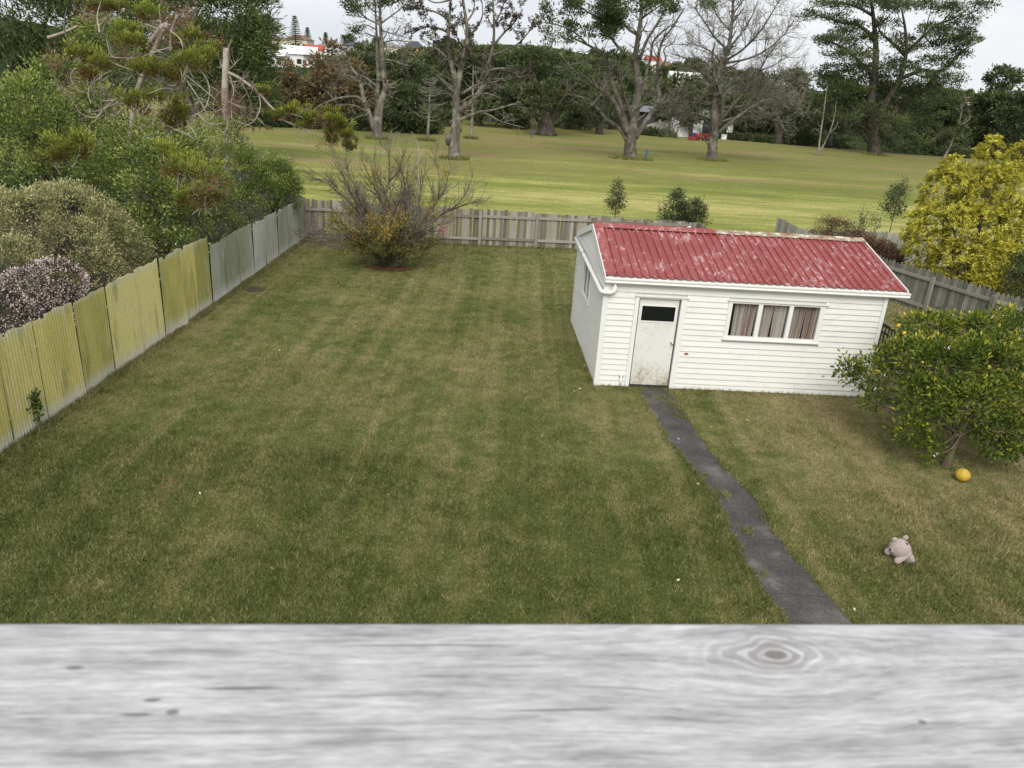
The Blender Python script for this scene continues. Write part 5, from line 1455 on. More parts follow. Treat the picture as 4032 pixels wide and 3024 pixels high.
# low plants by the far end of the iron fence
b0 = (-8.9, 25.9, 0)
blob_tree('rounded_shrub', b0, 'blue green shrub at the far end of the iron fence', px_blobs([(1080,690,26.2,70,60),(1130,720,26.6,50,50),(1040,750,25.8,60,60),(1150,770,26.8,35,40),(1090,640,27,40,30)], b0), L_BROAD, BARKB, 108, 420, 22, .18, .075, .035, .05, None, .8, .6, stems=2, wood_limbs=5)
def rosette(name, base, label, n, L, W, leaf, seed, el=(15, 80), droop=.9, cat='plant', stem=0.0, group=None, nseg=5):
    rng = np.random.default_rng(seed); T = Tree(name, base, label, cat, group)
    base = np.array(base, float); c = base + np.array([0, 0, stem])
    if stem: tubes(T.w, [limb([base - [0,0,.05], base*.5+c*.5, c], .05, .04, 5)])
    for k in range(n):
        a = rng.uniform(0, 6.28); e = math.radians(rng.uniform(*el)); ln = L * rng.uniform(.7, 1.15)
        d = np.array([math.cos(a)*math.cos(e), math.sin(a)*math.cos(e), math.sin(e)])
        q = [c]; dd = d.copy()
        for s in range(nseg):
            q.append(q[-1] + dd * ln / nseg); dd = nrm(dd + np.array([0, 0, -droop / nseg]))
        q = np.array(q); side = nrm(np.cross(d, [0, 0, 1])); w = W * np.array([.5, .9, 1, .85, .5, .04])[:nseg+1] * rng.uniform(.8, 1.2)
        v = np.concatenate([q + side * w[:, None]/2, q - side * w[:, None]/2]); m = nseg + 1; i = np.arange(nseg)
        T.l.add(v, np.c_[i, i+1, m+i+1, m+i], a=rng.random())
    return T.finish(BARKB, leaf, wood='stem', crown='leaves')
L_FERN = leafmat('fern_fronds', [(0, (.06, .11, .02)), (.6, (.14, .22, .04)), (1, (.24, .30, .07))], .5, .3)
q = atx(1085, 800, -8.45); rosette('fern', (q[0], q[1], 0), 'bright green fern fronds behind the iron fence corner', 26, 1.0, .17, L_FERN, 109, (20, 70), .9, stem=1.05)

# half dead conifer: bleached curved branches, yellow-green tufts
def tufted(name, base, label, main, arcs, tf, dead, seed, zf, Y0, bark=BARKP, dz=1.5, twig=2.2, tk=.85):
    rng = np.random.default_rng(seed); T = Tree(name, base, label, 'tree')
    L = []
    for pts, r0, r1 in main: L.append(limb(pl(zf, Y0, pts), r0, r1))
    if main:
        L[0][0][0] = np.array([base[0], base[1], -.2])
    A = []
    for pts in arcs:
        sw = rng.uniform(-dz, dz); A.append(limb(pl(zf, Y0, depth_fan(rng, pts, sw)), .027, .009, None, .8))
    tubes(T.w, L, 10); tubes(T.w, A)
    tubes(T.w, spawn(rng, A, twig, .25, .8, (25, 70), .12, .18, .15, 5, .6, .007))
    tubes(T.w, spawn(rng, L, .8, .5, 1.3, (40, 80), .10, .15, .35, 6, .15, .01))
    C, D, tn = [], [], []
    for x, y, r, dep in tf:
        r = r * tk; c = at(*zf(x, y), Y0 + dep); s = (Y0 + dep) * 1.06 / FPX * .4973 * r; n = int(16 + 95 * s)
        m_ = 5 + int(r / 16); sub_ = rng.normal(0, .52, (m_, 3)) * s * np.array([1.15, 1, .6])      # ragged sub-tufts
        o = sub_[rng.integers(0, m_, n)] + rng.normal(0, .17, (n, 3)) * s * np.array([1.2, 1.2, .6])
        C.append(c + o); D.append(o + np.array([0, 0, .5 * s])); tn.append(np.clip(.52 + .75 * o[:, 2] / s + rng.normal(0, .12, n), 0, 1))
        # twigs feeding the tuft
        for _ in range(4):
            q = grow(rng, c + np.array([0, 0, -1.1 * s]) + rng.normal(0, .3 * s, 3), o[rng.integers(n)] + np.array([0, 0, s]), 1.3 * s, 4, .15, .1); tubes(T.w, [(q, np.linspace(.014, .006, len(q)))])
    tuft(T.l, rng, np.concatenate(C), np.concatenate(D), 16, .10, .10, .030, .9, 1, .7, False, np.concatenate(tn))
    if dead:
        C, D = [], []
        for x, y, r, dep in dead:
            c = at(*zf(x, y), Y0 + dep); s = (Y0 + dep) * 1.06 / FPX * .4973 * r; n = int(14 + 60 * s)
            o = rng.standard_normal((n, 3)) * s * .5; C.append(c + o); D.append(o)
        tuft(T.part('dead_needles'), rng, np.concatenate(C), np.concatenate(D), 14, .12, .09, .012, 1, 1, 0)
    return T.finish(bark, L_TUFT, wood='trunk', crown='tufts', extra={'dead_needles': L_DEAD})
tufted('conifer', (-9.9, 20.9, 0), 'half dead conifer with bleached curling branches and yellow green tufts',
    [([(1000,1500),(1040,1000),(1100,680),(1200,450),(1280,270),(1330,190)], .075, .06), ([(1300,1500),(1340,1000),(1380,780),(1470,560),(1500,420)], .05, .03), ([(1330,200),(1270,230),(1180,340)], .09, .05), ([(1350,400),(1355,260),(1400,140),(1460,110)], .05, .02), ([(380,300,1),(500,260,1),(620,205,1)], .05, .03)],
    [[(1100,850),(950,820),(830,860),(760,930),(640,900),(580,800),(560,740),(470,680),(420,560)], [(960,870),(900,920),(820,880),(800,780),(800,600)], [(900,800),(800,870),(690,890)], [(1060,560),(1000,540),(900,500),(800,430),(770,380)],
     [(1100,460),(960,460),(880,440),(840,300)], [(1340,390),(1200,420),(1130,450)], [(1470,580),(1400,710),(1340,700)], [(1470,600),(1440,750),(1370,830)], [(1480,600),(1600,700),(1700,780)], [(1290,870),(1200,930),(1110,900)],
     [(1320,930),(1240,990),(1120,1000),(1000,920)], [(1330,990),(1290,1100),(1180,1110)], [(1340,1010),(1450,1050),(1540,1100)], [(790,1150),(750,1080),(660,980),(660,930)], [(1470,950),(1530,1040),(1560,1100)],
     [(790,260),(770,120),(800,10)], [(560,350),(515,260),(510,180),(530,60)], [(1460,580),(1550,560),(1660,620)], [(1300,260),(1180,200),(1140,190)], [(1340,380),(1230,400),(1160,330)], [(940,600),(920,700),(1000,620)], [(1070,480),(1040,600),(1010,630)], [(700,640),(720,560),(760,480)],
     [(620,520),(560,600),(600,700),(700,740)], [(900,640),(840,760),(860,860),(960,900)], [(1180,620),(1130,720),(1160,840),(1260,880)], [(1300,620),(1240,700),(1250,800)], [(1420,620),(1380,680),(1300,660),(1260,600)], [(1540,520),(1620,600),(1660,720),(1620,860),(1520,920)], [(1460,860),(1400,980),(1280,1060),(1200,1040)], [(1500,700),(1540,840),(1500,980)], [(1000,700),(940,780),(820,800),(740,760),(700,680)], [(1240,420),(1150,480),(1010,470)], [(1340,240),(1420,300),(1450,380)], [(880,560),(780,620),(700,720),(720,820)], [(1560,900),(1660,980),(1760,980)], [(1400,720),(1300,700),(1180,740)], [(1100,1000),(1160,1080),(1140,1180)], [(1480,640),(1560,760),(1640,900)], [(1460,760),(1560,880),(1690,940)], [(800,300),(850,140),(900,80)], [(1000,480),(1080,430),(1150,440)]],
    [(640,420,95,0),(770,510,100,-.6),(720,590,60,0),(1060,270,90,.6),(1080,330,80,0),(1500,350,120,.4),(1640,450,110,0),(1480,490,120,-.5),(1250,540,110,-.3),(1130,560,70,0),(1380,590,90,.2),(1050,790,110,-.8),(1290,770,100,-.4),(1420,900,100,0),(1380,960,70,0),
     (540,1170,150,-2.2),(480,1230,90,-2.2),(1340,1240,100,-1.6),(1450,1300,160,-2.2),(1600,1400,150,-2.4),(1660,1530,130,-2.6),(1540,1560,120,-2.6),(870,40,110,1.5),(760,20,80,1.5),(1230,120,110,2),(1100,100,70,2),(1550,270,70,1),(640,1110,90,-2)],
    [(430,480,60,0),(560,660,90,0),(700,110,60,1),(1400,130,70,0),(1270,250,70,0),(1470,120,50,0),(1330,330,90,0),(1000,420,60,0),(1700,330,60,1),(1650,1480,120,-3),(1780,800,80,1)], 111, z1, 20.9)
tufted('conifer', (-10.5, 27.9, 0), 'dead broken topped conifer trunk with one long branch reaching over the course',
    [([(1800,1500),(1795,1000),(1780,760),(1785,560),(1792,380)], .13, .10), ([(1795,570),(1880,610),(1980,680),(2060,750),(2130,830),(2195,895)], .055, .035), ([(2195,895),(2260,960),(2380,1010),(2480,1060),(2560,1090)], .035, .012), ([(2195,900),(2290,900),(2400,930),(2500,940)], .03, .01), ([(2300,960),(2370,1060),(2400,1130),(2470,1190),(2530,1200)], .02, .008), ([(1795,800),(1860,830),(1950,860)], .04, .02)],
    [[(1820,600),(1850,720),(1830,820),(1840,1000)], [(1800,620),(1870,720),(1930,800),(1900,950)], [(1890,630),(1960,740),(1990,880),(1960,960),(1860,1000)], [(2050,750),(2060,850),(2010,960),(1900,1010)], [(1990,690),(2010,640)], [(1780,700),(1700,780),(1690,900)], [(1790,560),(1740,500)], [(1800,860),(1720,880),(1650,960),(1560,940)], [(1810,900),(1870,960),(2000,1000)], [(1960,740),(1900,800),(1880,900)], [(1830,650),(1900,640),(1970,600)], [(2130,830),(2080,880),(2000,890)], [(1800,560),(1850,520),(1880,480)],
     [(1810,950),(1900,1060),(1960,1150)], [(1810,1000),(1780,1100),(1830,1200)], [(1800,900),(1740,1000),(1640,980)]],
    [(2235,905,80,0),(2340,860,85,.3),(2390,930,100,0),(2400,990,70,0),(2490,935,60,.2),(2610,880,75,.3),(2640,950,90,0),(2690,980,60,0),(2720,1050,90,-.2),(2650,1040,80,0),(2740,1160,60,0),(2630,1110,50,0),(2080,720,60,0),(2760,1080,50,0)],
    [(2570,1170,80,0),(2540,960,50,0),(1800,780,110,0),(1830,860,120,0),(1760,840,90,0),(1860,1150,90,0)], 112, z1, 27.9, twig=7.0, tk=.62)

# vine on the iron fence
VN = leafmat('vine_leaves', [(0, (.03, .06, .015)), (1, (.10, .16, .04))], .5, .2)
rng = np.random.default_rng(113); q0 = atx(150, 1690, -7.83); T = Tree('climbing_vine', (-7.83, q0[1], 0), 'small green vine climbing the nearest mossy iron sheet', 'plant')
vp_ = np.array([atx(*k, -7.86) for k in ((160,1720),(150,1650),(140,1600),(130,1560))]); tubes(T.w, [limb(vp_, .008, .004)])
C = np.concatenate([vp_[2:3] + rng.normal(0, .05, (26, 3)) * [.3, 1.1, 1], vp_[3:] + rng.normal(0, .06, (22, 3)) * [.3, 1.2, .8], vp_[1:2] + rng.normal(0, .05, (12, 3)) * [.3, .6, 1.4]]); C[:, 0] = np.maximum(C[:, 0], -7.87)
tuft(T.l, rng, C, np.tile([1., 0, 0], (len(C), 1)), 3, .03, .055, .05, 1); T.finish(BARKB, VN, wood='stem', crown='leaves')

# ================================================================== plum tree in the yard
def z6(x, y): return 1050 + x * .5425, 550 + y * .5425
rng = np.random.default_rng(121)
pb = gnd(1530, 1056); T = Tree('plum_tree', (pb[0], pb[1], 0), 'nearly bare spreading plum tree with yellowing lower leaves', 'tree')
Yp = pb[1]
PS = [[(890,940),(870,810),(760,660),(650,510),(500,340),(320,215)], [(885,935),(720,790),(560,690),(420,600)], [(895,935),(880,720),(860,500),(885,300),(890,120),(880,10)], [(900,935),(960,710),(1090,540),(1110,400),(1150,230)],
      [(905,935),(1050,770),(1150,570),(1280,380),(1335,200)], [(905,935),(1100,830),(1230,760)], [(1130,610),(1330,510),(1440,400),(1500,250)], [(760,660),(700,440),(610,280),(560,130)], [(860,500),(770,320),(690,150)],
      [(880,720),(930,520),(1000,350),(960,150)], [(960,710),(1000,540),(1040,340),(1080,150)], [(1150,570),(1240,430),(1250,260),(1220,110)], [(650,510),(560,420),(430,300),(340,290)], [(870,810),(720,640),(640,560),(570,520)], [(1050,770),(1200,640),(1330,600)], [(890,900),(800,830),(690,800)], [(1330,510),(1450,470),(1550,440)], [(890,300),(960,220),(1000,60)], [(930,520),(880,420),(800,240),(780,110)], [(720,790),(640,700),(480,560)]]
main = [limb(pl(z6, Yp, depth_fan(rng, p, rng.uniform(-1.5, 1.5))), .044, .008, None, .6) for p in PS]
for k in range(26):
    a = rng.uniform(0, 6.28); main.append((grow(rng, (pb[0], pb[1], .1), (math.cos(a)*.8, math.sin(a)*.8, 1.0), rng.uniform(2.0, 3.4), 8, .10, .02), np.linspace(.035, .009, 9)))
for m_ in main: m_[0][:, 2] = np.maximum(m_[0][:, 2], .0)
tubes(T.w, main)
s1 = spawn(rng, main, 11, .4, 1.15, (20, 60), .10, .14, .15, 5, .5, .007); tubes(T.w, s1)
tw = T.part('twigs')
s2 = spawn(rng, s1, 7.5, .15, .50, (25, 65), .10, .18, .1, 3, .6, .0055); tubes(tw, s2)
dl = limb(pl(z6, Yp, [(1110,400),(1100,200),(1105,80),(1085,0),(1050,-60)]), .022, .008); tubes(T.part('dead_leader'), [dl] + spawn(rng, [dl], 3, .2, .5, (30, 60), .1, .1, .3, 3, .5, .007))
P, D = tips(s1 + s2, .2, 2, rng)
zz = P[:, 2]; low = zz < .75 + .35 * rng.random(len(zz)); mid = (~low) & (rng.random(len(zz)) < np.where(zz < 1.5, .24, .04))
tuft(T.l, rng, P[low], D[low], 5, .09, .065, .034, 1, 1, -.1, False, np.clip(rng.normal(.38, .25, low.sum()), 0, 1))
for cx, cy, r in ((880,600,95),(560,560,70),(400,600,60),(700,670,80),(980,560,60),(760,250,50),(1070,260,40),(1300,270,50),(1330,560,40),(1200,500,50),(880,250,45)):
    c = pl(z6, Yp, [(cx, cy)])[0]; s = r * .5425 * Yp / FPX
    k = (np.abs(P[:, 0] - c[0]) < s) & (np.abs(P[:, 2] - c[2]) < s) & (rng.random(len(P)) < .55)
    tuft(T.l, rng, P[k], D[k], 4, .08, .06, .032, 1, 1, -.1, False, np.clip(rng.normal(.95 if cy > 300 else 1.1, .2, k.sum()), 0, 1))
tuft(T.l, rng, P[mid], D[mid], 2, .08, .06, .03, 1, 1, -.1, False, np.clip(rng.normal(.8, .25, mid.sum()), 0, 1))
# seedlings and leaf litter round the foot
T.finish(BARKB, L_PLUM, wood='trunk', crown='leaves', extra={'twigs': barkmat('grey_plum_twigs', (.085, .075, .062), (.17, .155, .13), (.25, .25, .19), 8.0, .6, .5), 'dead_leader': BARKP})
LIT = leafmat('dry_litter', [(0, (.10, .05, .025)), (.6, (.20, .11, .06)), (1, (.30, .20, .12))], .9, .1)
lm = MB(); n = 700; a = rng.uniform(0, 6.28, n); r_ = np.sqrt(rng.random(n)); lm.leaves(np.c_[pb[0] + .75 * r_ * np.cos(a), pb[1] - .05 + .38 * r_ * np.sin(a), .02 + .03 * rng.random(n)], np.c_[rng.standard_normal((n, 2)), np.full(n, .15)], .09, .03, rng, rng.random(n))
tag(lm.build('leaf_litter', LIT), 'brown fallen leaves round the foot of the plum tree', 'leaves', kind='stuff')

# brush heap in the far left corner
rng = np.random.default_rng(125); T = Tree('brush_heap', (-6.9, 27.0, 0), 'heap of cut grey branches in the back left corner', 'brush heap')
for k in range(95):
    p = np.array([-6.9, 27.0, 0]) + np.array([rng.normal(0, .65), rng.normal(0, .30), rng.uniform(.02, .55)]); a = rng.uniform(0, 6.28)
    q = grow(rng, p, (math.cos(a), math.sin(a) * .5, rng.uniform(-.15, .35)), rng.uniform(.4, 1.1), 4, .15, 0); q[:, 2] = np.maximum(q[:, 2], .01); q[:, 1] = np.minimum(q[:, 1], 27.75)
    T.w.tube(q, np.linspace(.012, .005, 5), 4, cap=False)
tubes(T.w, [limb([(-6.2, 27.0, .3), (-5.6, 26.9, .75), (-4.9, 26.8, 1.0)], .025, .012), limb([(-6.3, 26.9, .3), (-5.5, 27.1, .6), (-4.8, 27.2, .8)], .02, .01)])
P = np.c_[rng.normal(-6.3, .7, 60), rng.normal(27.0, .3, 60), rng.uniform(.4, 1.1, 60)]; tuft(T.l, rng, P, rng.standard_normal((60, 3)), 4, .08, .06, .03, 1, 1, 0, False, .85)
T.finish(barkmat('cut_branch_bark', (.15, .115, .10), (.26, .21, .19), (.30, .27, .23), 8), L_PLUM, wood='branches', crown='leaves')
# pink flower by the back fence
PINK = leafmat('pink_petals', [(0, (.70, .22, .35)), (1, (.90, .52, .60))], .6, .2)
q = gnd(1712, 962); T = Tree('pink_flower', (q[0], q[1] - .25, 0), 'pink flowers on dark stems against the back fence', 'flower'); rng = np.random.default_rng(126)
top = [at(1742, 893, q[1]-.25), at(1750, 915, q[1]-.25), at(1736, 905, q[1]-.25)]
for t_ in top: tubes(T.w, [limb([(q[0], q[1]-.25, 0), (q[0] + .1, q[1]-.28, t_[2]*.5), t_], .014, .008)])
tuft(T.l, rng, np.array(top), np.tile([0., -1, .5], (3, 1)), 26, .07, .085, .06, 1); T.finish(BARKB, PINK, wood='stem', crown='petals')

# young trees and bush beyond the back fence
def young(name, px, py, Y, blobs, label, leaf, seed, n, trunk=.03):
    b = at(px, py, Y); bz = 0.0
    bb = px_blobs(blobs, (b[0], Y, bz)); blob_tree(name, (b[0], Y, bz), label, bb, leaf, BARKB, seed, n, 16, .16, .09, .036, trunk, 'young trees beyond the back fence', .9, .3, wood_limbs=6)
young('young_tree', 2422, 870, 33.5, [(2428,750,33.5,20,24),(2424,785,33.5,34,26),(2420,815,33.5,30,22),(2430,728,33.5,12,14)], 'slim young tree beyond the back fence left of the shed roof', L_DKGR, 131, 90)
young('young_tree', 3500, 930, 33.0, [(3548,720,33,20,20),(3535,760,33,34,26),(3520,800,33,40,26),(3505,830,33,40,22),(3552,742,33,24,20)], 'slim young tree beyond the fence near the golden shrub', L_DKGR, 132, 120)
young('bush', 2690, 905, 30.9, [(2665,790,30.9,34,34),(2660,840,30.9,56,40),(2720,840,30.9,56,46),(2745,820,30.9,34,36),(2680,885,30.9,70,40),(2740,870,30.9,46,36),(2672,765,30.9,14,24)], 'dense dark bush rising behind the shed roof', L_DKGR, 133, 420, .05)
for i, (px, py, Y, lab) in enumerate(((2375, 860, 34, 'thin dry stake beside the slim young tree'), (2610, 866, 34, 'sparse weed stems left of the dark bush'), (3440, 880, 32.5, 'tall thin weed stems beyond the pointed palings'), (3395, 885, 32.2, 'dry weed stems left of the tall weed'))):
    rng = np.random.default_rng(140 + i); b = at(px, py, Y); T = Tree('weed', (b[0], Y, 0), lab, 'weed'); hh = 1.5 if i else 1.1
    if i >= 2: hh = 2.0
    Ls = [(grow(rng, (b[0] + rng.normal(0, .15), Y, -.02), (rng.normal(0, .15), 0, 1), hh * rng.uniform(.7, 1.1), 5, .06, .05), np.linspace(.012, .005, 6)) for _ in range(1 if i == 0 else 6)]
    tubes(T.w, Ls)
    if i: P, D = tips(Ls, .5, 4, rng); tuft(T.l, rng, P, D, 6, .10, .12, .03, 1)
    T.finish(BARKL, L_DKGR, wood='stem', crown='leaves')

# ================================================================== right-hand neighbour's garden
b0 = (14.6, 25.2, 0)
yb = px_blobs([(3890,620,25.2,42,70),(3730,760,25,90,90),(3870,760,25.2,110,90),(3700,900,24.6,120,100),(3860,920,24.6,130,110),(3990,740,25.4,90,90),(4020,620,25.4,50,50),(3800,1040,24,130,90),(3930,1060,23.9,130,100),(4030,930,24.6,120,110),(3640,960,24.8,70,90),(3860,1130,23.4,90,60),(3960,1160,23.2,60,50),(3755,660,25,46,40)], b0)
rng = np.random.default_rng(151); T = Tree('golden_shrub', b0, 'tall golden yellow variegated shrub above the right fence', 'shrub')
for k in range(16):
    b_ = yb[k % len(yb)]; e = np.array(b_[:3]) + np.array(b0); tubes(T.w, [limb([np.array(b0) + rng.normal(0, .2, 3) * [1, 1, 0], (np.array(b0) + e) / 2 + rng.normal(0, .2, 3), e], .05, .015)])
C, D = shell(rng, [(*(np.array(b_[:3]) + np.array(b0)), *b_[3:]) for b_ in yb], 2300, .62, .25, .2)
n = len(C)
# whorls: a ring of drooping fingers at every shoot tip
per = 13; ang = rng.uniform(0, 6.28, (n, per)); ax = D / np.linalg.norm(D, axis=1)[:, None] + np.array([0, 0, .5]); ax /= np.linalg.norm(ax, axis=1)[:, None]
u = np.cross(ax, rng.standard_normal((n, 3))); u /= np.linalg.norm(u, axis=1)[:, None]; w_ = np.cross(ax, u)
A = (u[:, None] * np.cos(ang)[..., None] + w_[:, None] * np.sin(ang)[..., None]) + ax[:, None] * .55 + rng.normal(0, .12, (n, per, 3)) + np.array([0, 0, -.25])
P = np.repeat(C[:, None], per, 1) + ax[:, None] * rng.uniform(-.03, .05, (n, per, 1))
tn = np.repeat(rng.random(n) * .45, per) + rng.random(n * per) * .35 + .18
T.l.leaves(P.reshape(-1, 3), A.reshape(-1, 3), .17 * rng.uniform(.75, 1.2, n * per), .046, rng, np.clip(tn, 0, 1), .22)
T.finish(BARKB, L_YELL, wood='stems', crown='leaves')
b0 = (16.2, 22.0, 0)
blob_tree('rounded_shrub', b0, 'dull green shrub under the golden shrub at the right edge', px_blobs([(4020,1130,22,50,60),(4060,1060,22.5,70,60),(4040,1200,21.5,50,40)], b0), L_DKGR, BARKB, 152, 260, 20, .16, .08, .035, .06, None, .8, .6, wood_limbs=4)
L_PUR = leafmat('dark_purple_straps', [(0, (.010, .007, .010)), (.7, (.028, .018, .024)), (1, (.06, .035, .045))], .4, .1)
for i, (px, py, Y, st) in enumerate(((3455, 960, 28.4, .55), (3500, 975, 27.9, .45), (3545, 985, 27.6, .5))):
    q = at(px, py, Y); rosette('cordyline', (q[0], Y, 0), ('dark purple strap leaved plant, leftmost of three', 'dark purple strap leaved plant, middle of three', 'dark purple strap leaved plant beside the golden shrub')[i], 46, .85, .085, L_PUR, 160 + i, (25, 85), .7, stem=st, group='dark purple strap leaved plants')
L_SPK = leafmat('spiky_yellow_green', [(0, (.16, .18, .05)), (1, (.36, .36, .13))], .5, .2)
q = at(3195, 930, 28.6); rosette('spiky_plant', (q[0], 28.6, 0), 'spiky yellow green plant above the roof ridge', 34, .75, .05, L_SPK, 164, (5, 80), .35, stem=.85)
L_RUST = leafmat('russet_shrub_leaves', [(0, (.06, .03, .022)), (.5, (.12, .066, .045)), (1, (.17, .125, .06))], .8, .15)
L_TAN = leafmat('tan_seed_heads', [(0, (.11, .065, .035)), (.5, (.22, .135, .075)), (1, (.34, .23, .14))], .8, .15)
b0 = tuple(np.array([at(3300, 930, 29.2)[0], 29.2, 0])); blob_tree('bushy_shrub', b0, 'reddish brown twiggy shrub behind the roof ridge', px_blobs([(3260,890,29.2,50,35),(3310,905,29,55,38),(3370,935,28.6,50,30),(3220,930,28.8,40,30)], b0), L_RUST, BARKB, 165, 300, 16, .16, .06, .025, .04, None, .8, .4, wood_limbs=10)
b0 = tuple(np.array([at(3440, 1000, 27.2)[0], 27.2, 0])); blob_tree('bushy_shrub', b0, 'tan seed headed shrub beside the dark purple plants', px_blobs([(3430,965,27.2,40,32),(3470,985,26.9,42,32),(3505,1000,26.8,34,26)], b0), L_TAN, BARKB, 166, 200, 16, .15, .075, .035, .04, None, .8, .5, wood_limbs=6)
b0 = tuple(np.array([at(3385, 990, 27.6)[0], 27.6, 0])); blob_tree('bushy_shrub', b0, 'brown grassy shrub at the end of the roof ridge', px_blobs([(3380,955,27.6,40,30),(3410,985,27.2,40,28),(3350,960,27.8,34,22)], b0), L_RUST, BARKB, 167, 160, 18, .16, .11, .016, .04, None, .8, .5, wood_limbs=6)

# ================================================================== lemon tree
b0 = np.array([*gnd(3722, 1835)[:2], 0])
lb = px_blobs([(3670,1300,14.6,120,70),(3800,1330,14.6,170,90),(3950,1310,14.8,150,90),(3560,1410,14.0,110,70),(3720,1440,13.4,190,100),(3900,1440,13.4,180,110),(4050,1430,13.8,130,120),(3430,1470,13.8,90,60),(3340,1460,13.9,55,45),(3620,1560,12.9,110,80),(3800,1580,12.6,170,90),(3960,1580,12.7,140,100),(3600,1690,12.5,70,70),(3920,1740,12.3,70,70),(4010,1700,12.4,90,90),(3680,1790,12.3,40,40),(3960,1800,12.2,40,30),(3430,1580,13.4,40,40)], b0)
rng = np.random.default_rng(171); T = Tree('lemon_tree', b0, 'leafy lemon tree with a short trunk beside the shed', 'tree')
LB = [(*(np.array(b_[:3]) + b0), *b_[3:]) for b_ in lb]
fork = b0 + np.array([.15, .18, .62])
tubes(T.w, [limb([b0 - [0, 0, .1], b0 + [.05, .06, .3], fork], .085, .06)], 10)
lbs = []
for k in range(46):
    b_ = LB[k % len(LB)]; d = rng.standard_normal(3); d[2] = abs(d[2]) * .6; e = np.array(b_[:3]) + nrm(d) * np.array(b_[3:]) * .8
    lbs.append(limb([fork + rng.normal(0, .04, 3), (fork + e) / 2 + rng.normal(0, .12, 3) + [0, 0, .1], e], .032, .007))
tubes(T.w, lbs); s1 = spawn(rng, lbs, 4.0, .2, .6, (25, 70), .08, .18, .35, 4, .5, .005); tubes(T.w, s1)
C, D = shell(rng, LB, 2150, .50, .2, .08); tuft(T.l, rng, C, D, 8, .11, .095, .044, 1, .9, .25, False, None, .12)
P, D = tips(s1, .3, 2, rng); tuft(T.l, rng, P, D, 4, .09, .09, .042, 1, .9, .2, False, None, .12)
lt = T.finish(BARKB, L_LEM, wood='trunk', crown='leaves')
LEMON = plain('lemon_peel', (.66, .44, .05), .45, 0, .12, 30)
lmm = MB(); lmm.ball((0, 0, 0), (.032, .032, .042), 12, 8); lmm.ball((0, 0, .042), (.009, .009, .010), 8, 5); lmesh = lmm.mesh('lemon', LEMON, True)
for px, py, Y in ((3538,1282,13.9),(3560,1312,14.0)):
    q = at(px, py, Y) - b0; inst('lemon', lmesh, lt, tuple(q), (.4, .3, 0))
BLS = leafmat('lemon_blossom', [(0, (.75, .72, .66)), (1, (.85, .83, .80))], .6, .2)
bmb = MB(); bl_ = np.array([at(px, py, Y) - b0 for px, py, Y in ((3732,1372,13.0),(3482,1480,13.2),(3440,1530,13.2),(3884,1618,12.2),(3784,1250,14.5),(3685,1790,12.0),(3580,1480,13.0),(3858,1600,12.1))]); tuft(bmb, rng, bl_, np.tile([0., -1, .4], (len(bl_), 1)), 8, .03, .032, .02, 1); bmb.build('blossom', BLS, lt)
# ================================================================== golf course buildings and machinery
CH = plain('charcoal_cladding', (.045, .048, .052), .7, 0, .15, .6); RGY = plain('pale_grey_roof', (.16, .17, .18), .6, 0, .08)
e = empty('maintenance_building', (at(2700, 545, 113)[0], 113, float(terrain_z(at(2700,545,113)[0], 113))), .06, 'long charcoal building with white roller doors behind the pines', 'building')
W_ = 17.0
b = MB(); b.box((-9.5, 0, -1), (W_ - 8, 8, 2.5)); b.build('wall', CH, e)
b = MB(); b.prism([(-.5, 2.5), (8.5, 2.5), (4, 3.2)], -9.9, W_ - 7.6)
for v in b.v: v[:, [0, 1]] = v[:, [1, 0]]
b.build('roof', RGY, e)
RD = plain('white_roller_door', (.70, .72, .74), .5, 0, .06)
for px0, px1, h in ((2636, 2668, 2.1), (2726, 2762, 1.9)):
    x0 = at(px0, 530, 113)[0] - e.location[0]; x1 = at(px1, 530, 113)[0] - e.location[0]
    d = MB(); n = 9
    for k in range(n): d.box((x0, -.09 - .015 * (k % 2), h * k / n), (x1, -.01, h * (k + 1) / n - .01))
    d.build('roller_door', RD, e)
e2 = MB()
def little(name, px, py, Y, w, h, d, mat, label, cat, zoff=0.0, legs=0):
    q = at(px, py, Y); z = float(terrain_z(q[0], Y)); e = empty(name, (q[0], Y, z), .05, label, cat)
    b = MB(); b.box((-w/2, -d/2, zoff), (w/2, d/2, zoff + h)); b.box((-w/2-.02, -d/2-.02, zoff+h), (w/2+.02, d/2+.02, zoff+h+.04)); b.build('panel' if legs else 'body', mat, e)
    for k in range(legs):
        b = MB(); x = (-w*.35, w*.35)[k] if legs == 2 else 0; b.box((x-.04, d/2+.002, -.2), (x+.04, d/2+.08, zoff+h*.8)); b.build('post', RAIL, e)
    return e
WHP = plain('white_sheet', (.78, .78, .78), .5, 0, .03)
little('notice_board', 2606, 540, 104, 1.35, .8, .05, WHP, 'white notice board on posts beside the gravel heap', 'sign', 1.1, 2)
little('equipment_box', 2686, 542, 104, 1.5, 1.25, .8, WHP, 'white box standing before the roller doors', 'box')
little('notice_board', 2868, 545, 106, .8, 1.3, .05, WHP, 'white board right of the twiggy pine trunk', 'sign', .9, 2)
little('bucket', 2848, 552, 105, .6, .55, .5, WHP, 'small white tub right of the twiggy pine trunk', 'tub')
little('drum', 2730, 545, 101, .7, .65, .6, plain('blue_plastic', (.02, .05, .16), .5), 'small blue drum beside the red tractor', 'drum')
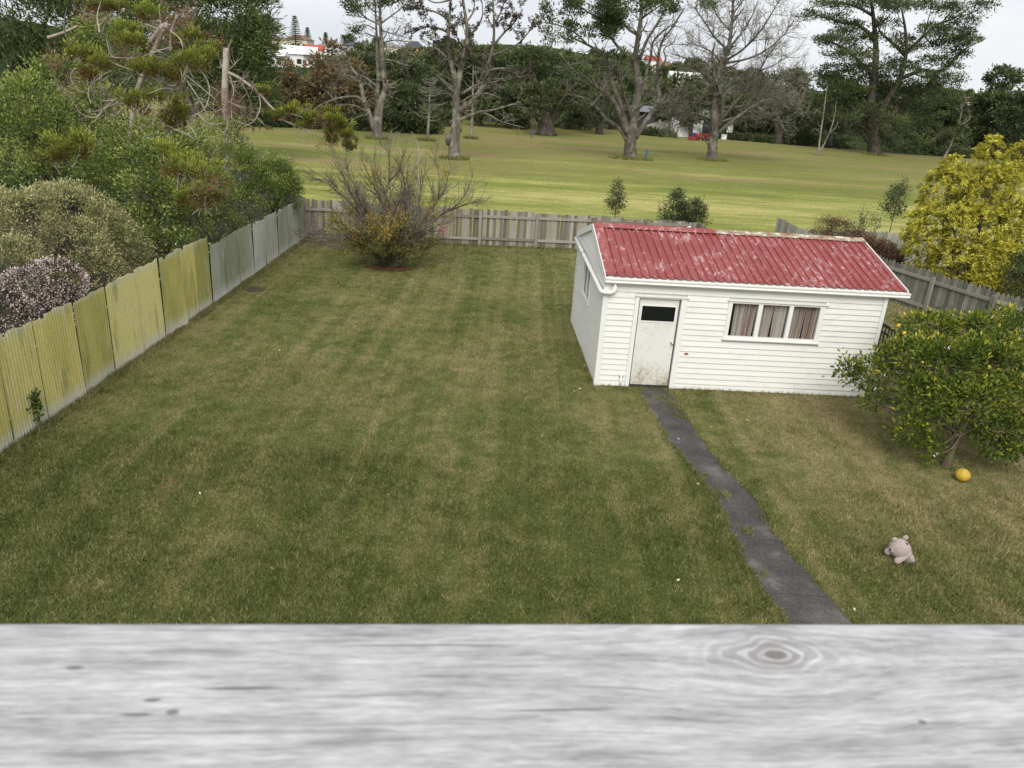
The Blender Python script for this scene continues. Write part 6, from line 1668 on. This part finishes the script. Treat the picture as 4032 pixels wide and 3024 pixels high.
# red tractor
TR = plain('tractor_red', (.30, .035, .03), .6, 0, .1, 2); RUB = plain('tyre_rubber', (.02, .02, .02), .9)
q = at(2765, 548, 99); t = empty('tractor', (q[0], 99, float(terrain_z(q[0], 99))), .25, 'small red tractor with mower in front of the building', 'tractor'); t.scale = (.68, .68, .68)
b = MB(); b.prism([(-1.35, .5), (-.2, .5), (-.2, 1.15), (-1.25, 1.0), (-1.38, .85)], -.32, .32); b.build('bonnet', TR, t)
b = MB(); b.prism([(-.2, .4), (1.0, .4), (1.1, .95), (.55, 1.0), (.45, .75), (-.2, .75)], -.5, .5); b.build('body', TR, t)
for s_ in (-.62, .62):
    b = MB(); b.prism([(.1, .75), (.3, 1.12), (.75, 1.2), (1.15, 1.0), (1.25, .75), (1.1, .72), (.95, .95), (.6, 1.05), (.35, .95), (.22, .72)], s_-.16, s_+.16); b.build('mudguard', TR, t)
    wv = MB(); a = np.linspace(0, 2*math.pi, 19); wv.tube([(.65, s_-.14, .55), (.65, s_+.14, .55)], .55, 18); wr = wv.build('wheel', RUB, t); b = MB(); b.tube([(.65, s_-.15, .55), (.65, s_+.15, .55)], .28, 14); b.build('rim', TR, wr)
    wv = MB(); wv.tube([(-1.0, s_*.85-.09, .33), (-1.0, s_*.85+.09, .33)], .33, 16); wr = wv.build('wheel', RUB, t); b = MB(); b.tube([(-1.0, s_*.85-.1, .33), (-1.0, s_*.85+.1, .33)], .16, 12); b.build('rim', TR, wr)
b = MB(); b.box((.3, -.25, 1.0), (.75, .25, 1.12)); b.box((.72, -.25, 1.12), (.82, .25, 1.5)); b.build('seat', RUB, t)
b = MB(); b.tube([(-.15, 0, 1.0), (.1, 0, 1.35)], .025, 8); b.tube([(.12, -.2, 1.34), (.12, .2, 1.36)], .02, 8); b.build('steering_wheel', RUB, t)
b = MB(); b.prism([(-2.5, .08), (-1.5, .08), (-1.5, .5), (-2.3, .62)], -.75, .75); b.build('mower_deck', TR, t)
# gravel heap
rng = np.random.default_rng(181); q = at(2583, 545, 104); gm = MB(); gm.ball((0, 0, 0), (2.1, 1.5, 1.45), 26, 14, lump=.045, rng=rng)
gh = gm.build('gravel_heap', plain('grey_gravel', (.24, .23, .22), .95, 0, .3, 3), loc=(q[0], 104, float(terrain_z(q[0], 104)) - .02)); tag(gh, 'grey heap of gravel beside the charcoal building', 'gravel heap')
# course stakes
BLU = plain('blue_stake_paint', (.03, .09, .28), .6); ORG = plain('orange_stake_paint', (.5, .10, .03), .6)
for px, py, h, m_, lab, lean in ((2541, 626, .78, BLU, 'short blue stake beside the five stemmed pine', .12), (2092, 540, .9, BLU, 'small blue stake left of the many stemmed macrocarpa', .1), (1452, 508, .5, ORG, 'orange stake at the foot of the leftmost pine', 0), (1730, 508, .55, ORG, 'orange stake beside the coned pine', 0)):
    q = gnd(px, py); b = MB(); b.box((-.06, -.06, -.1), (.06, .06, h - .06)); b.add([(-.06,-.06,h-.06),(.06,-.06,h-.06),(.06,.06,h-.06),(-.06,.06,h-.06),(0,0,h)], None, [(0,1,4),(1,2,4),(2,3,4),(3,0,4)])
    o = b.build('marker_stake', m_, loc=(q[0], q[1], float(terrain_z(q[0], q[1])))); o.rotation_euler = (0, lean, 0); tag(o, lab, 'stake')
# grass clumps round the tree feet
FG = leafmat('long_rough_grass', [(0, (.08, .10, .025)), (.6, (.17, .18, .05)), (1, (.30, .28, .10))], .8, .25)
gm = MB(); rng = np.random.default_rng(183)
for px, py, w in ((2482, 628, 2.0), (2801, 632, 1.4), (1790, 622, 1.2), (1490, 549, 1.2), (3444, 612, 1.5), (1681, 555, .9), (1855, 545, .8)):
    q = gnd(px, py); n = 420; a = rng.uniform(0, 6.28, n); r_ = w * np.sqrt(rng.random(n)); x = q[0] + r_ * np.cos(a); y = q[1] - .2 + r_ * .7 * np.sin(a)
    gm.leaves(np.c_[x, y, terrain_z(x, y)], np.c_[rng.normal(0, .4, (n, 2)), np.ones(n)], .30, .05, rng, rng.random(n), tri=True)
tag(gm.build('rough_grass', FG), 'longer rough grass round the feet of the golf course trees', 'grass', kind='stuff')

# ================================================================== small things in the yard
# deflated yellow ball
def mat_ball():
    m = Mat('yellow_ball_rubber'); v = m.coord('Object'); n = m.noise(v, 9, 4); w = m.n.new('ShaderNodeTexWave'); m.l.new(v, w.inputs['Vector']); w.inputs['Scale'].default_value = 26; w.bands_direction = 'DIAGONAL'
    c = m.ramp(n, [(0.35, (.46, .29, .035)), (0.6, (.58, .40, .06)), (.75, (.52, .35, .07))]); c = m.mix(m.math('MULTIPLY', w.outputs['Fac'], .18), c, (.42, .22, .03))
    m.base(c, .45); m.bump(w.outputs['Fac'], .3, .004); return m.m
q = gnd(3784, 1892); bb = MB(); bb.ball((0, 0, 0), (.125, .12, .112), 32, 20)
bo = bb.build('ball', mat_ball(), smooth_=True, loc=(q[0], q[1], .108)); bo.rotation_euler = (.3, .2, .5); tag(bo, 'yellow rubber ball on the grass under the lemon tree', 'ball')
# teddy bear slumped on the grass
def mat_fur(name, c):
    m = Mat(name); n = m.noise(m.coord('World'), 60, 5, .75); n2 = m.noise(m.coord('World'), 14, 3)
    c2 = tuple(k * .62 for k in c); m.base(m.ramp(m.math('ADD', m.math('MULTIPLY', n, .6), m.math('MULTIPLY', n2, .4)), [(.35, c2), (.62, c)]), .95); m.bump(n, 1.0, .02); m.b.inputs['Sheen Weight'].default_value = .3; return m.m
FUR = mat_fur('dusty_pink_fur', (.50, .41, .37)); FURG = mat_fur('grey_tunic', (.24, .215, .195)); EYE = plain('dark_eye', (.02, .018, .016), .25); NOSE = plain('brown_patch', (.22, .07, .05), .8)
q = gnd(3528, 2200); br = empty('teddy_bear', (q[0], q[1] + .05, 0), .08, 'pale pink teddy bear slumped sideways on the grass', 'toy'); br.rotation_euler = (.22, .10, .08); br.scale = (1.15, 1.15, 1.15)
def soft(name, mat, parent, balls=(), caps=(), lump=.012, seed=1):
    r = np.random.default_rng(seed); b = MB()
    for c, rr in balls: b.ball(c, rr, 24, 16, lump=lump, rng=r)
    for p0, p1, r0, r1 in caps:
        p0, p1 = np.array(p0), np.array(p1); k = 12; t = np.linspace(0, 1, k); d = (p1 - p0); L_ = np.linalg.norm(d); u_ = d / L_
        pts = [p0 + d * x for x in t]; rad = r0 + (r1 - r0) * t; cap = np.sqrt(np.clip(1 - np.clip(1 - np.minimum(t * L_ / r0, (1 - t) * L_ / r1), 0, 1) ** 2, .02, 1)); b.tube(pts, rad * cap, 16)
    return b.build(name, mat, parent, True)
head = soft('head', FUR, br, [((-.02, -.02, .165), (.128, .118, .118))], seed=2)
soft('muzzle', FUR, head, [((-.115, -.045, .155), (.045, .045, .040))], seed=3)
for c in ((-.115, .02, .262), (.06, .085, .255)): soft('ear', FUR, head, [(c, (.036, .022, .036))], seed=4)
soft('eye', EYE, head, [((-.112, -.052, .215), (.010, .010, .016))], lump=0); soft('nose', EYE, head, [((-.155, -.055, .165), (.012, .016, .012))], lump=0)
soft('patch', NOSE, head, [((.01, -.045, .281), (.017, .020, .008))], lump=0)
soft('body', FURG, br, [((.075, .0, .095), (.098, .092, .095))], seed=5)
soft('arm', FUR, br, (), [((.095, -.075, .185), (-.095, -.155, .050), .040, .042)], seed=6)
soft('arm', FUR, br, (), [((-.07, .02, .13), (-.165, -.03, .062), .036, .040)], seed=7)
soft('leg', FUR, br, (), [((.105, -.055, .125), (.165, -.115, .038), .044, .038)], seed=8)
soft('leg', FURG, br, (), [((.07, -.06, .10), (.085, -.14, .040), .05, .044)], seed=9)
# sunken drain lid in the lawn
q = gnd(1005, 1142); dr = empty('drain_lid', (q[0], q[1], 0), 0, 'round rusty drain lid in the grass by the iron fence', 'drain lid')
b = MB(); b.tube([(0, 0, -.05), (0, 0, .035)], .26, 24); b.build('ring', plain('mossy_ring', (.09, .085, .05), .95), dr); b = MB(); b.tube([(0, 0, .0), (0, 0, .042)], .21, 24); b.build('lid', plain('rusty_iron', (.075, .05, .033), .9, 0, .3, 20), dr)
# pale fallen petals and leaves
LP = leafmat('pale_fallen_leaf', [(0, (.45, .36, .14)), (.5, (.62, .55, .40)), (1, (.78, .76, .70))], .7, .2)
rng = np.random.default_rng(191); fl_ = MB(); n = 46; x = rng.uniform(-6.5, 7.5, n); y = rng.uniform(8, 20, n); fl_.leaves(np.c_[x, y, np.full(n, .05)], np.c_[rng.standard_normal((n, 2)), np.full(n, .2)], .055, .032, rng, rng.random(n))
tag(fl_.build('fallen_leaves', LP), 'pale fallen leaves and petals scattered over the lawn', 'leaves', kind='stuff')
# white board leaning behind the shed roof
q = at(2705, 898, 21.6); wb = MB(); wb.prism([(-.45, 0), (.30, 0), (.12, 2.42), (.06, 2.58), (-.34, 2.40)], -.02, .02); o = wb.build('board', WHP, loc=(at(2712, 880, 20.8)[0], 20.8, 0)); tag(o, 'white pointed board standing behind the shed roof', 'board')
